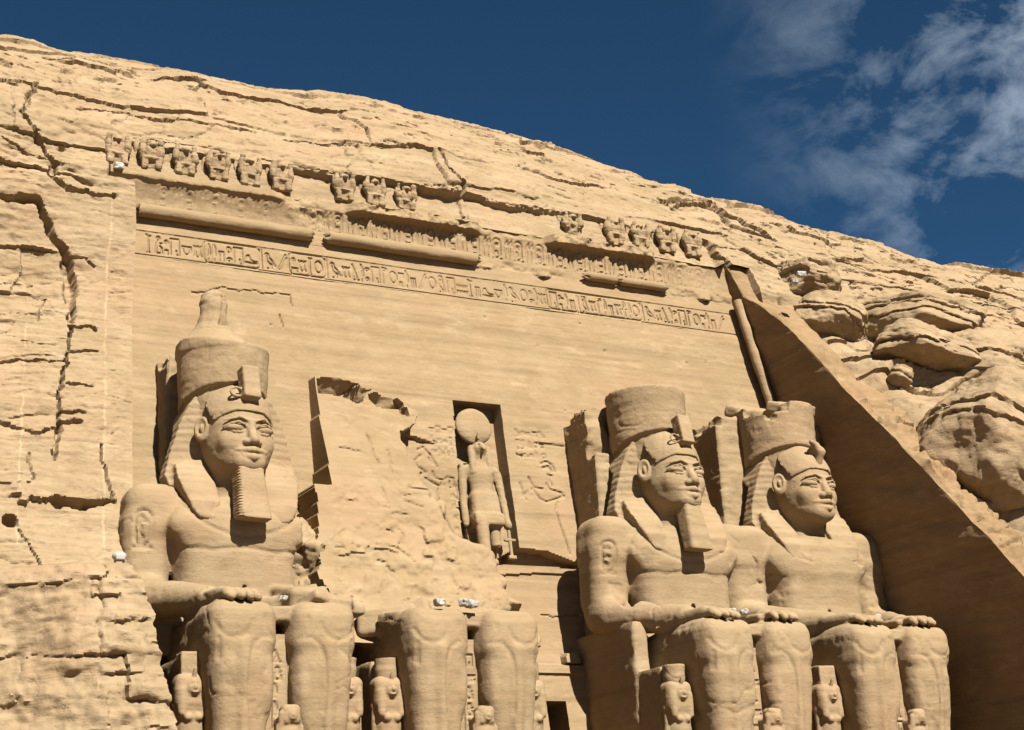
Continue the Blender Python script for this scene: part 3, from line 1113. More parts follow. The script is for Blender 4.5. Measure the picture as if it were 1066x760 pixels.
# --- hollow cornice with its row of cartouches (28.0 .. 30.7)
xs = np.arange(-20.2, 18.6, 0.05)
zs = np.append(np.arange(28.0, 30.99, 0.05), 31.0)
X, Z = np.meshgrid(xs, zs)
P = np.stack([X.ravel(), yf(Z.ravel()), Z.ravel()], 1)
nz_ = fbm(P, 0.8, 4, 0.55, 21).reshape(X.shape)
nz2 = fbm(P, 2.5, 3, 0.55, 22).reshape(X.shape)
cv = sstep(28.8, 30.45, Z) ** 1.6
left_whole = 1 - sstep(-10.4, -9.2, X + 0.5 * (Z - 29))
under1 = sstep(-7.6, -6.9, X) * (1 - sstep(-0.2, 0.8, X))
under2 = sstep(4.6, 5.2, X) * (1 - sstep(11.6, 12.2, X + 0.3 * nz_))
und = np.maximum(under1, under2)
amp = 0.55 * left_whole + 0.22 * (1 - left_whole)
d = amp * cv
lip = sstep(30.15, 30.25, Z + 0.12 * nz_)
d += lip * (0.10 * left_whole + 0.5 * und * (1 + 0.5 * nz_) + 0.05)
gap_ = sstep(-10.4, -9.6, X + 0.8 * (Z - 29)) * (1 - sstep(-8.2, -7.6, X + 0.8 * (Z - 29)))
right_rough = sstep(0.3, 1.2, X) * (1 - sstep(4.2, 5.0, X)) + sstep(12.2, 13, X)
d += (0.04 + 0.1 * right_rough * lip + 0.22 * gap_ * sstep(28.6, 30.5, Z)) * nz_ + 0.015 * nz2
d -= 0.2 * gap_ * lip
cs = []
rg = random.Random(3)
x = -17.6
while x < 15.5:
    z0, z1 = 28.98, 30.1
    cs += [rrect(x, z0, x + 0.42, z1, 0.2), [(x - 0.05, z0 - 0.08), (x + 0.5, z0 - 0.08)]]
    g_, _ = glyph(rg.choice(['loaf', 'sun', 'strokes', 'mouth']), x + 0.1, z0 + 0.6, 0.36)
    cs += g_
    g_, _ = glyph(rg.choice(['reed', 'strokes', 'bowl', 'scarab']), x + 0.1, z0 + 0.15, 0.36)
    cs += g_
    for k in (0.72, 0.98):
        cs.append([(x + k, z0 - 0.05), (x + k + 0.06, z1 - 0.2), (x + k + 0.16, z1 - 0.05), (x + k + 0.16, z1 - 0.3)])
    x += 1.36
vis = np.interp(X, [-20, -16, -11, -8, 12, 15], [0.25, 0.4, 0.25, 0.7, 0.7, 0.3])
d -= 0.13 * stroke_depth(X, Z, cs, 0.085) * vis * (1 - lip)
# broken rough band where the round moulding has fallen off
br = sstep(-0.2, 0.4, X) * (1 - sstep(5.6, 6.0, X)) + sstep(12.3, 12.7, X)
d += br * (0.22 * sstep(28.05, 28.15, Z + 0.15 * nz_) * (1 - sstep(28.5, 28.9, Z)) * (0.6 + 0.8 * nz_))
Y = yf(Z) - d
top = np.stack([X[-1], Y[-1], Z[-1] * 0 + 31.0], -1)
Vv = np.stack([X, Y, Z], -1)
b1 = top + [0, 0.35, 0.02]
b2 = top + [0, 2.2, 0.05]
Vv[-1, :, 2] = 30.72
b1[:, 2] = 30.74
b2[:, 2] = 30.76
k_ = zs <= 30.72
b3 = b1 + [0, 0.08, 0.3]
b2[:, 2] = 31.06
Vv = np.concatenate([Vv[k_], Vv[-1:], b1[None], b3[None], b2[None]], 0)
fpart('cornice', Vv.reshape(-1, 3), grid_faces(Vv.shape[0], Vv.shape[1]))


def roll(x0, x1, zc, r, seed, taper0=0.0, taper1=0.0):
    n = int((x1 - x0) / 0.1) + 2
    xs_ = np.linspace(x0, x1, n)
    th = np.linspace(0, 2 * math.pi, 29)[:-1]
    TH, XX = np.meshgrid(th, xs_)
    P_ = np.stack([XX.ravel(), np.cos(TH).ravel(), np.sin(TH).ravel() + zc], 1)
    rr = r * (1 + 0.05 * fbm(P_, 0.9, 3, 0.5, seed)).reshape(XX.shape)
    e0, e1 = sstep(0, 1, (XX - x0) / max(taper0, 1e-3)), sstep(0, 1, (x1 - XX) / max(taper1, 1e-3))
    rr = rr * (0.35 + 0.65 * e0) * (0.35 + 0.65 * e1)
    yc = yf(zc) - 0.27
    V = np.stack([XX + 0.25 * (fbm(P_, 1.5, 3, 0.6, seed + 1)).reshape(XX.shape) * ((1 - e0) + (1 - e1)), yc + rr * np.cos(TH), zc + rr * np.sin(TH)], -1).reshape(-1, 3)
    nr_, nc_ = XX.shape
    i = np.arange(nr_ * nc_).reshape(nr_, nc_)
    F = np.stack([i[:-1], np.roll(i, -1, 1)[:-1], np.roll(i, -1, 1)[1:], i[1:]], -1).reshape(-1, 4)
    c0, c1 = len(V), len(V) + 1
    V = np.concatenate([V, V[:nc_].mean(0)[None], V[-nc_:].mean(0)[None]])
    a = np.arange(nc_)
    F = np.concatenate([F, np.stack([np.full(nc_, c0), (a + 1) % nc_, a, a], 1)[:, [0, 1, 2, 2]],
                        np.stack([np.full(nc_, c1), i[-1], np.roll(i[-1], -1), np.roll(i[-1], -1)], 1)])
    return V, F


def tri_safe(name, V, F, mat, parent):
    """mesh whose quads may repeat a corner"""
    me = bpy.data.meshes.new(name)
    fs = []
    for q in F:
        l_ = []
        for v in q:
            if int(v) not in l_:
                l_.append(int(v))
        fs.append(l_)
    me.from_pydata([tuple(v) for v in V], [], fs)
    for p_ in me.polygons:
        p_.use_smooth = True
    me.materials.append(mat)
    o = bpy.data.objects.new(name, me)
    COL.objects.link(o)
    o.parent = parent
    return o


TX = px_poly([(143, 215), (323, 250), (338, 254), (497, 277), (607, 292), (640, 297), (643, 300), (692, 306)])
for i, (a, b, t0, t1) in enumerate(((-18.85, TX[1][0], 0.05, 0.25), (TX[2][0], TX[3][0], 0.3, 0.5), (TX[4][0], TX[5][0], 0.6, 0.3), (TX[6][0], TX[7][0], 0.4, 0.3))):
    V, F = roll(a, b, 28.46, 0.35 if i < 2 else 0.26, i, t0 * 0.4, t1 * 0.4)
    tri_safe('round_moulding', V - [0, 10, 0], F, M_FAC, FAC)


def tube(p0, p1, r, seed, n=60):
    p0, p1 = np.array(p0, float), np.array(p1, float)
    dv = (p1 - p0) / np.linalg.norm(p1 - p0)
    a = np.cross(dv, [0, 1, 0])
    a /= np.linalg.norm(a)
    b = np.cross(dv, a)
    V = []
    for i in range(n + 1):
        c = p0 + (p1 - p0) * i / n
        for j in range(18):
            t = 2 * math.pi * j / 18
            V.append(c + r * (math.cos(t) * a + math.sin(t) * b))
    V = np.array(V)
    V += (V - np.repeat(p0[None] + (p1 - p0)[None] * (np.repeat(np.arange(n + 1) / n, 18))[:, None], 1, 0)) * (0.12 * fbm(V, 1.2, 3, 0.5, seed))[:, None]
    i = np.arange((n + 1) * 18).reshape(n + 1, 18)
    F = np.stack([i[:-1], np.roll(i, -1, 1)[:-1], np.roll(i, -1, 1)[1:], i[1:]], -1).reshape(-1, 4)
    return V, F


q = on_f([(767, 318), (801, 420)])
dq = (q[1] - q[0])
V, F = tube(q[0] + [-0.42, -0.6, 0], q[0] + dq * 1.45 + [-0.42, -0.6, 0], 0.29, 5)
fpart('corner_moulding', V, F)
print('facade', time.time() - T0)

# ------------------------------------------------------------------ the cut wall at the right end of the court
zr = np.arange(-1, 30.95, 0.11)
yw = np.interp(zr, WZ, WY)
colA = np.linspace(0, 1, 170)
nA = 26
V = []
for z, ye in zip(zr, yw):
    xw = float(x_wall(z))
    ye = float(ye)
    yb = float(yf(z)) + 0.6
    ya = yb + (ye - yb) * colA
    a = np.stack([xw + SPLAY * np.maximum(float(yf(z)) - ya, 0), ya, np.full(170, z)], 1)
    xw = a[-1, 0]
    t = np.linspace(0, 1, nA + 1)[1:]
    wd_ = 3.1 + 1.0 * float(sstep(25.5, 27.5, z))
    b = np.stack([xw + wd_ * t, ye + 0.9 * t ** 2 - 0.12 * np.sin(t * math.pi), np.full(nA, z)], 1)
    t = np.linspace(0, 1, 6)[1:]
    c = np.stack([np.full(5, xw + wd_) + 0.3 * t, ye + 0.9 + 4 * t, np.full(5, z)], 1)
    V.append(np.concatenate([a, b, c]))
V = np.array(V)
nr_, nc_ = V.shape[:2]
V = V.reshape(-1, 3)
F = grid_faces(nr_, nc_)
n = vnormals(V, F)
cidx = np.tile(np.arange(nc_), nr_)
face = cidx < 162
dd = 0.09 * fbm(V * [1, 0.5, 1], 0.5, 4, 0.6, 51) + 0.05 * fbm(np.stack([V[:, 0] * 0.2, V[:, 1] * 0.15 + V[:, 2] * 0.1, V[:, 2] * 1.5 - V[:, 1] * 0.35], 1), 1.0, 3, 0.6, 52)
strip = (cidx >= 168)
dd2 = 0.34 * fbm(V * [1.2, 0.6, 0.6], 0.5, 4, 0.6, 53) + 0.16 * fbm(V, 1.6, 3, 0.6, 54)
w_ = sstep(169.2, 171.5, cidx)
dsp = dd * (1 - w_) + dd2 * w_
r, dz, dx, fz, r2, zl = layers(V[:, 1] * 1.2 + 0.3 * fbm(V, 1, 2), V[:, 2] + 0.4 * fbm(V, 0.4, 3), 0.8, 2.2, 31)
dsp *= 1 - 0.7 * sstep(19, 26, V[:, 2]) * w_
dsp += w_ * (1 - 0.7 * sstep(19, 26, V[:, 2])) * (0.34 * (r - 0.5) - 0.16 * np.exp(-(dz / 0.07) ** 2) * (r2 > 0.4))
sgn = np.where(n[:, 0:1] > 0.3, -1, 1)
nn = n if (n[cidx == 20, 0].mean() < 0) else -n
V = V + nn * dsp[:, None]
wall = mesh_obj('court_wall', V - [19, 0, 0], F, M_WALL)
wall.location = (19, 0, 0)
tag(wall, 'tall cut sandstone side wall in deep shadow right of the rightmost colossus, its sloping edge sunlit', 'wall')

# ------------------------------------------------------------------ the colossi
KB = 0.085


def body_sdf(v, torso=True, left_arm=True):
    """seated king, local coordinates: knees at y=0, z=6.5; viewer's left is -x"""
    p = 3.8

    def shin(x, y, z):
        a = np.interp(z.ravel(), [0, 0.8, 2.2, 4.0, 5.6, 6.3], [1.0, 1.0, 1.14, 1.30, 1.28, 1.2]).reshape(z.shape).astype(f4)
        b = np.interp(z.ravel(), [0, 0.8, 2.2, 4.0, 5.6, 6.3], [1.25, 1.25, 1.42, 1.6, 1.5, 1.4]).reshape(z.shape).astype(f4)
        cx = 1.68
        cy = 1.4
        u = np.abs((x - cx) / a)
        w2 = np.abs((y - cy) / b)
        dd_ = ((u ** p + w2 ** p) ** (1 / p) - 1) * np.minimum(a, b)
        return np.maximum(np.maximum(dd_, z - 5.9), -z)
    v.add(shin, (0.2, -0.4, 0), (3.1, 3.0, 6.0), 0.05, 'u', True)
    v.box((1.68, 1.25, 5.55), (1.29, 1.36, 0.98), 0.5, 0.35, 'u', True)          # knee
    v.ell((1.68, 0.02, 5.5), (0.72, 0.2, 0.62), 0.12, 'u', True)                # kneecap
    v.ell((0.78, 0.62, 3.5), (0.42, 0.72, 1.75), 0.07, 'u', True)                 # inner calf
    v.cap((1.75, -0.12, 4.8), (1.7, 0.05, 1.2), 0.2, 0.16, 0.3, 'u', True)        # shin bone
    v.box((1.7, 4.6, 5.42), (1.34, 4.2, 1.08), 0.5, 0.4, 'u', True)              # thigh
    v.box((0, 4.4, 6.12), (1.9, 4.0, 0.3), 0.1, 0.12)                             # kilt between the thighs
    v.box((1.5, -0.9, 0.4), (0.9, 1.6, 0.42), 0.35, 0.3, 'u', True)               # feet
    if not torso:
        return
    v.ell((0, 7.2, 7.0), (3.0, 2.1, 1.7), 0.5)
    def trunk(x, y, z):
        zs_ = [6.2, 7.4, 8.3, 9.4, 10.6, 11.5, 12.2]
        a = np.interp(z.ravel(), zs_, [2.75, 2.62, 2.6, 2.85, 3.25, 3.35, 3.2]).reshape(z.shape).astype(f4)
        b = np.interp(z.ravel(), zs_, [1.85, 1.75, 1.72, 1.85, 2.05, 2.0, 1.7]).reshape(z.shape).astype(f4)
        q_ = (np.abs(x / a) ** 2.7 + np.abs((y - 7.25) / b) ** 2.7) ** (1 / 2.7)
        return np.maximum(np.maximum((q_ - 1) * np.minimum(a, b), z - 12.0), 6.0 - z)
    v.add(trunk, (-3.4, 5.1, 6.0), (3.4, 9.4, 12.2), 0.35)
    v.ell((1.55, 5.75, 10.75), (1.65, 0.66, 1.0), 0.3, 'u', True)
    v.box((0, 6.2, 8.8), (2.5, 0.92, 1.9), 0.75, 0.6)
    v.ell((1.5, 5.2, 10.35), (0.1, 0.09, 0.1), 0.05, 'u', True)
    v.cap((0, 7.5, 12.0), (3.4, 7.4, 11.7), 1.1, 1.1, 0.4, 'u', True)
    v.ell((0, 5.35, 8.05), (0.14, 0.2, 0.14), 0.06, 's')
    hi = 4.0 if left_arm else 4.0

    def arms(sym, sgn_):
        s_ = sgn_
        v.box((3.72 * s_, 7.25, 11.35), (1.12, 1.35, 1.35), 0.85, 0.35, 'u', sym)
        v.box((3.95 * s_, 7.15, 9.7), (1.0, 1.1, 1.9), 0.7, 0.35, 'u', sym)
        v.ell((4.0 * s_, 6.9, 7.7), (1.0, 1.25, 0.95), 0.4, 'u', sym)
        v.cap((3.95 * s_, 6.2, 7.55), (2.3 * s_, 2.6, 7.0), 0.9, 0.55, 0.35, 'u', sym)
        rr = rot_z(math.radians(-14) * s_)
        v.box((1.98 * s_, 1.75, 6.95), (0.78, 0.95, 0.26), 0.22, 0.25, 'u', sym, rr)
        for i, (fx, ln) in enumerate(((-0.58, 0.8), (-0.2, 0.98), (0.18, 1.0), (0.55, 0.85))):
            x0 = (1.86 + fx * 0.98) * s_
            v.cap((x0, 1.0, 6.94), (x0 - 0.12 * s_, 1.0 - ln * 0.65, 6.88), 0.2, 0.19, 0.05, 'u', sym)
            v.cap((x0 - 0.12 * s_, 1.0 - ln * 0.65, 6.88), (x0 - 0.2 * s_, 0.95 - ln, 6.68), 0.19, 0.16, 0.05, 'u', sym)
        v.cap((1.15 * s_, 2.3, 6.95), (0.92 * s_, 1.2, 6.85), 0.22, 0.17, 0.12, 'u', sym)
    if left_arm:
        arms(True, 1)
    else:
        arms(False, -1)
    v.box((2.9, 7.6, 6.2), (0.9, 1.9, 1.0), 0.3, 0.2, 'u', True)
    v.box((0, 9.0, 9.2), (3.7, 0.9, 2.9), 0.4, 0.2)                               # stone left behind arms and back
    v.cap((0, 6.95, 11.3), (0, 6.7, 13.0), 1.35, 1.15, 0.4)


def lumps(v, spec, seed, k=0.15):
    r_ = np.random.RandomState(seed)
    for c, r in spec:
        rm = matmul(rot_z(r_.rand() * 3), rot_x(r_.rand() * 1.0 - 0.5))
        v.box(c, (r[0], r[1], r[2]), min(r) * 0.35, k, 'u', False, rm)


def noise_cut(v, lo, hi, amp=0.25, sc=0.8, seed=0):
    """break away a box of stone with an uneven fracture"""
    sl, g = v.sub(lo, hi, 0.4)
    x, y, z = np.broadcast_arrays(*g)
    c = [(a + b) / 2 for a, b in zip(lo, hi)]
    h_ = [(b - a) / 2 for a, b in zip(lo, hi)]
    d_ = np.maximum(np.maximum(np.abs(x - c[0]) - h_[0], np.abs(y - c[1]) - h_[1]), np.abs(z - c[2]) - h_[2])
    nn_ = fbm(np.stack([x.ravel(), y.ravel(), z.ravel()], 1), sc, 3, 0.5, seed).reshape(x.shape)
    v.D[sl] = np.maximum(v.D[sl], -(d_ + amp * nn_))


def head_mesh():
    v = Vol((-2.2, 3.9, 11.2), (2.2, 9.2, 17.0), 0.042)
    v.ell((0, 6.55, 14.7), (1.5, 1.75, 2.0), 0.2)
    v.ell((0, 5.95, 14.4), (1.4, 1.22, 1.55), 0.35)
    v.ell((0, 6.2, 15.2), (1.44, 1.5, 1.3), 0.15)
    v.ell((0, 5.75, 13.65), (1.1, 1.08, 0.8), 0.4)
    v.ell((0, 4.9, 13.38), (0.62, 0.32, 0.32), 0.2)
    v.ell((0, 5.0, 13.28), (0.62, 0.42, 0.38), 0.35)
    v.ell((0.72, 5.2, 14.3), (0.52, 0.36, 0.48), 0.35, 'u', True)
    v.ell((0, 5.0, 13.7), (0.62, 0.34, 0.4), 0.25)
    v.cap((0, 7.0, 11.3), (0, 6.75, 13.4), 1.32, 1.1, 0.3)
    v.ell((0.64, 4.5, 14.92), (0.6, 0.22, 0.32), 0.3, 's', True)
    v.ell((0.64, 4.98, 14.87), (0.47, 0.29, 0.2), 0.03, 'u', True)
    for a, b in (((0.14, 4.66, 15.2), (0.55, 4.68, 15.33)), ((0.55, 4.68, 15.33), (1.15, 5.05, 15.2))):
        v.cap(a, b, 0.035, 0.03, 0.14, 'u', True)
    lid = ((0.15, 4.8, 14.84), (0.36, 4.69, 15.02), (0.64, 4.67, 15.1), (0.92, 4.8, 15.04), (1.2, 5.08, 14.9))
    for a, b in zip(lid[:-1], lid[1:]):
        v.cap(a, b, 0.045, 0.045, 0.03, 'u', True)
    low = ((0.17, 4.82, 14.8), (0.5, 4.74, 14.66), (0.8, 4.8, 14.67), (1.15, 5.07, 14.84))
    for a, b in zip(low[:-1], low[1:]):
        v.cap(a, b, 0.035, 0.035, 0.04, 'u', True)
    v.cap((0, 4.84, 15.15), (0, 4.48, 14.3), 0.17, 0.24, 0.15)
    v.ell((0.25, 4.68, 14.2), (0.2, 0.26, 0.17), 0.08, 'u', True)
    v.ell((0.15, 4.5, 14.03), (0.09, 0.12, 0.07), 0.04, 's', True)
    v.cap((0, 4.52, 13.84), (0.7, 4.86, 13.86), 0.17, 0.09, 0.04, 'u', True)
    v.cap((0, 4.53, 13.5), (0.6, 4.86, 13.62), 0.18, 0.1, 0.04, 'u', True)
    v.cap((0, 4.34, 13.67), (0.8, 4.78, 13.76), 0.06, 0.04, 0.02, 's', True)
    # ears: plates turned outwards and forwards, hollowed
    n_ = np.array([0.78, -0.62, 0.05])
    n_ /= np.linalg.norm(n_)
    t_ = np.cross([0, 0, 1], n_)
    t_ /= np.linalg.norm(t_)
    u_ = np.cross(n_, t_)
    Rm = [n_.tolist(), t_.tolist(), u_.tolist()]
    c = np.array([1.66, 6.3, 15.05])
    v.ell(c, (0.17, 0.38, 0.6), 0.06, 'u', True, Rm)
    v.ell(c + [0, 0, -0.38], (0.15, 0.2, 0.22), 0.06, 'u', True, Rm)
    v.ell(c + n_ * 0.16 + [0, 0, 0.08], (0.15, 0.25, 0.42), 0.04, 's', True, Rm)
    v.ell(c + n_ * 0.04 + t_ * (-0.02) + [0, 0, 0.02], (0.12, 0.09, 0.2), 0.04, 'u', True, Rm)
    return v.mesh()


CA, SA = math.cos(math.radians(7)), math.sin(math.radians(7))


def nemes_mesh(lappet=True):
    v = Vol((-3.9, 3.9, 10.0), (3.9, 10.0, 17.8), 0.062)

    def cap_fn(x, y, z):
        x, y = (x + 0.1) * CA + (y - 6.7) * SA, -(x + 0.1) * SA + (y - 6.7) * CA + 6.7
        px, py, pz = x / 1.74, (y - 6.75) / 2.10, (z - 15.3) / 2.1
        k0 = np.sqrt(px ** 2 + py ** 2 + pz ** 2)
        k1 = np.sqrt((px / 1.74) ** 2 + (py / 2.10) ** 2 + (pz / 2.1) ** 2) + 1e-6
        e = k0 * (k0 - 1) / k1
        lower = 15.66 - 0.55 * np.maximum(y - 4.9, 0) - z
        behind = (y - 5.32 - 0.78 * (z - 15.0)) * 0.78
        return np.maximum(np.maximum(e, lower), behind)
    v.add(cap_fn, (-2.2, 4.2, 14.4), (2.0, 9, 17.6), 0.04)
    v.ell((-0.1, 7.6, 15.9), (1.7, 1.6, 1.5), 0.05)

    poly = np.array([(0.9, 17.2), (1.7, 16.95), (2.1, 16.3), (2.45, 15.5), (2.8, 14.3), (3.12, 13.1), (2.95, 12.5), (1.25, 12.4), (1.2, 15.0)])

    def d2poly(x, z, pl):
        x, z = np.broadcast_arrays(x, z)
        xx, zz = x[:, 0, :], z[:, 0, :]
        best = np.full(xx.shape, 9.0, f4)
        for i in range(len(pl)):
            a, b = pl[i], pl[(i + 1) % len(pl)]
            dx_, dz_ = b - a
            t = np.clip(((xx - a[0]) * dx_ + (zz - a[1]) * dz_) / (dx_ ** 2 + dz_ ** 2), 0, 1)
            best = np.minimum(best, np.hypot(xx - a[0] - t * dx_, zz - a[1] - t * dz_))
        return np.where(in_poly(xx, zz, pl), -best, best)[:, None, :].astype(f4)

    def wing(x, y, z):
        d2 = d2poly(x, z, poly)
        yfr = 6.72 + 0.26 * np.clip(x - 1.5, 0, 3) - 0.3 * np.clip(14.0 - z, 0, 2)
        return np.maximum(d2, np.maximum(yfr - y, y - (7.75 + 1.6 * sstep(15.0, 16.5, z) + 1.2 * (x < 1.7))))
    v.add(wing, (0, 5.8, 12.2), (3.6, 9.5, 17.3), 0.12, 'u', True)
    # lappets: thick sheets that come forward from the wings on to the chest
    pl = np.array([(1.15, 13.9), (2.8, 13.6), (2.8, 12.8), (2.6, 11.9), (2.35, 11.2), (2.05, 10.8), (1.65, 10.7), (1.2, 10.85), (1.0, 11.6), (1.05, 12.8)])

    def lap(x, y, z):
        d2 = d2poly(x, z, pl)
        xc = np.interp(z.ravel(), [10.5, 12, 13.6], [1.7, 1.95, 2.1]).reshape(z.shape)
        yfr = np.interp(z.ravel(), [10.4, 10.9, 11.6, 12.4, 13.2, 14.0], [5.18, 5.08, 5.16, 5.62, 6.2, 6.75]).reshape(z.shape) + 0.28 * (x - xc) ** 2
        return np.maximum(d2 + 0.05, np.maximum((yfr - y) * 0.85, y - 8.2)).astype(f4)
    v.add(lap, (0.8, 4.7, 10.4), (3.3, 8.3, 14.0), 0.2, 'u', True)
    V, F = v.mesh()
    n_ = vnormals(V, F)
    pl_ = (np.abs(V[:, 0]) > 1.5) & (V[:, 2] > 12.4)
    V = V + n_ * (0.012 * np.sin(V[:, 2] * 2 * math.pi / 0.34) * pl_)[:, None]
    return V, F


def crown_mesh(kind):
    v = Vol((-2.8, 5.0, 15.8), (2.8, 10.6, 23.0), 0.07)
    top = {'bulb': 19.25, 'flat': 19.65, 'broken': 19.7}[kind]

    def cyl(x, y, z):
        r = np.interp(z.ravel(), [15.8, 17.5, 19.2, 20], [1.98, 2.02, 2.1, 2.12]).reshape(z.shape).astype(f4)
        e = np.sqrt(x ** 2 + ((y - 7.8) * 0.98) ** 2) - r
        low = 16.05 + 0.34 * (9.4 - y) - z
        return np.maximum(np.maximum(e, z - top), low)
    v.add(cyl, (-2.4, 5.4, 15.9), (2.4, 10.2, 20.1), 0.08)
    v.cap((0, 7.8, 16.4), (0, 7.8, 17.5), 1.75, 1.9, 0.1)
    if kind == 'bulb':
        def cone(x, y, z):
            r = np.interp(z.ravel(), [19.2, 19.7, 20.15, 20.6, 21.1, 21.7, 22.1, 22.4], [2.12, 1.55, 1.05, 0.74, 0.60, 0.66, 0.54, 0.12]).reshape(z.shape).astype(f4)
            e = np.sqrt((x + 0.5) ** 2 + (y - 7.8) ** 2) - r
            off_ = np.sqrt(x ** 2 + (y - 7.8) ** 2) - 2.15
            return np.maximum(np.maximum(np.maximum(e, off_), z - 22.38), 19.0 - z)
        v.add(cone, (-2.6, 5.6, 19.0), (1.8, 10, 22.5), 0.12)
        noise_cut(v, (-0.35, 5, 20.5), (2.8, 7.5, 23), 0.2, 0.9, 3)
    elif kind == 'flat':
        lumps(v, [((0.0, 7.9, 19.65), (1.2, 1.0, 0.3)), ((-0.7, 8.3, 19.7), (0.9, 0.8, 0.28)), ((0.9, 8.2, 19.6), (0.7, 0.9, 0.25))], 4)
    else:
        noise_cut(v, (-3, 4.5, 19.0), (-0.55, 7.9, 21), 0.3, 0.7, 6)
        noise_cut(v, (-3, 4.5, 18.7), (-1.4, 6.5, 21), 0.25, 0.7, 8)
        lumps(v, [((0.7, 7.2, 19.75), (1.2, 1.1, 0.3)), ((-0.9, 9.0, 19.9), (1.2, 0.9, 0.3))], 5)
    return v.mesh()


def uraeus_mesh(kind):
    v = Vol((-1.3, 4.0, 15.6), (1.3, 6.8, 18.2), 0.045)
    if kind == 'block':
        v.box((0, 5.0, 17.0), (0.4, 0.34, 0.78), 0.08, 0.05, 'u', False, rot_x(math.radians(-12)))
        v.box((0, 4.85, 16.35), (0.34, 0.2, 0.18), 0.1, 0.1, 'u', False, rot_x(math.radians(-12)))
        for a in range(0, 300, 30):
            t0, t1 = math.radians(a), math.radians(a + 30)
            v.cap((-0.62 + 0.28 * math.cos(t0), 4.85 + 0.1, 16.55 + 0.2 * math.sin(t0)), (-0.62 + 0.28 * math.cos(t1), 4.95, 16.55 + 0.2 * math.sin(t1)), 0.06, 0.06, 0.03)
    else:
        v.cap((0, 4.95, 16.0), (0.05, 4.72, 16.6), 0.2, 0.24, 0.1)
        v.cap((0.05, 4.72, 16.6), (-0.15, 4.85, 16.95), 0.26, 0.2, 0.1)
        v.cap((-0.15, 4.85, 16.95), (-0.5, 4.75, 17.1), 0.2, 0.12, 0.1)
        v.cap((-0.1, 5.2, 16.7), (0, 5.2, 16.2), 0.25, 0.2, 0.1)
    return v.mesh()


def beard_mesh(ribs):
    v = Vol((-1.2, 3.2, 10.4), (1.2, 6.2, 13.4), 0.045)

    def fn(x, y, z):
        hw = np.interp(z.ravel(), [10.7, 12.95], [0.79, 0.60]).reshape(z.shape).astype(f4)
        y0 = np.interp(z.ravel(), [10.7, 12.95], [4.15, 4.62]).reshape(z.shape).astype(f4)
        y1 = np.interp(z.ravel(), [10.7, 12.95], [4.95, 5.6]).reshape(z.shape).astype(f4)
        r = 0.2
        qx = np.abs(x) - hw + r
        qy = np.abs(y - (y0 + y1) / 2) - (y1 - y0) / 2 + r
        e = np.hypot(np.maximum(qx, 0), np.maximum(qy, 0)) + np.minimum(np.maximum(qx, qy), 0) - r
        return np.maximum(np.maximum(e, z - 13.1), 10.75 - z)
    v.add(fn, (-0.9, 3.9, 10.6), (0.9, 5.8, 13.2), 0.05)
    V, F = v.mesh()
    if ribs:
        n_ = vnormals(V, F)
        V = V + n_ * (0.025 * np.sin(V[:, 2] * 2 * math.pi / 0.13) * (V[:, 0] < -0.55))[:, None]
    return V, F


HEAD = head_mesh()
NEMES = nemes_mesh()
print('head', time.time() - T0)


def queen(name, loc, label, h=4.62, ankle=True, plain_top=False):
    e = empty(name, loc, label, 'statue', 'small royal women carved beside the legs of the colossi')
    v = Vol((-1.0, -1.2, -0.05), (1.0, 1.0, h + 0.15), 0.05)
    v.box((0, 0.35, h * 0.42), (0.42, 0.4, h * 0.42), 0.2, 0.1)
    v.ell((0, 0.1, 2.0), (0.55, 0.5, 1.3), 0.3)
    v.ell((0.2, -0.36, 2.15), (0.17, 0.15, 0.16), 0.08, 'u', True)
    v.cap((0.52, 0.15, 2.6), (0.56, 0.15, 0.9), 0.17, 0.15, 0.08, 'u', True)
    v.box((0, 0.1, 3.15), (0.68, 0.52, 0.72), 0.34, 0.15)
    v.cap((0.42, -0.25, 3.2), (0.42, -0.3, 2.35), 0.2, 0.18, 0.1, 'u', True)
    v.ell((0, -0.3, 3.32), (0.34, 0.3, 0.42), 0.06)
    v.ell((0, -0.6, 3.3), (0.07, 0.09, 0.12), 0.05)
    v.ell((0, -0.56, 3.1), (0.14, 0.06, 0.05), 0.04)
    v.ell((0.15, -0.6, 3.42), (0.12, 0.07, 0.06), 0.05, 's', True)
    v.cap((0, -0.42, 3.78), (0, -0.5, 4.0), 0.09, 0.06, 0.05)
    v.box((1.3, 0, 2.5), (0.6, 0.6, 0.05), 0.02, 0.02, 's')
    V, F = v.mesh()
    mesh_obj('figure', weather(V, F, np.array(loc), 0.015, 3, 0.01), F, M_STAT, e)
    v = Vol((-0.9, -0.9, 3.6), (0.9, 1.1, h + 0.15), 0.05)
    if plain_top:
        v.box((0, 0.15, 3.75 + (h - 3.75) / 2), (0.5, 0.42, (h - 3.75) / 2 + 0.1), 0.06, 0.05)
    else:
        v.cap((0, 0.12, 3.9), (0, 0.12, 4.1), 0.48, 0.5, 0.05)

        def cyl(x, y, z):
            return np.maximum(np.sqrt(x ** 2 + (y - 0.12) ** 2) - (0.47 + 0.06 * (z - 4)), np.abs(z - (h + 3.95) / 2) - (h - 3.95) / 2)
        v.add(cyl, (-0.6, -0.5, 3.9), (0.6, 0.7, h), 0.04)
    V, F = v.mesh()
    V = weather(V, F, np.array(loc), 0.015, 5, 0.01)
    mesh_obj('crown', V, F, M_STAT, e)
    return e


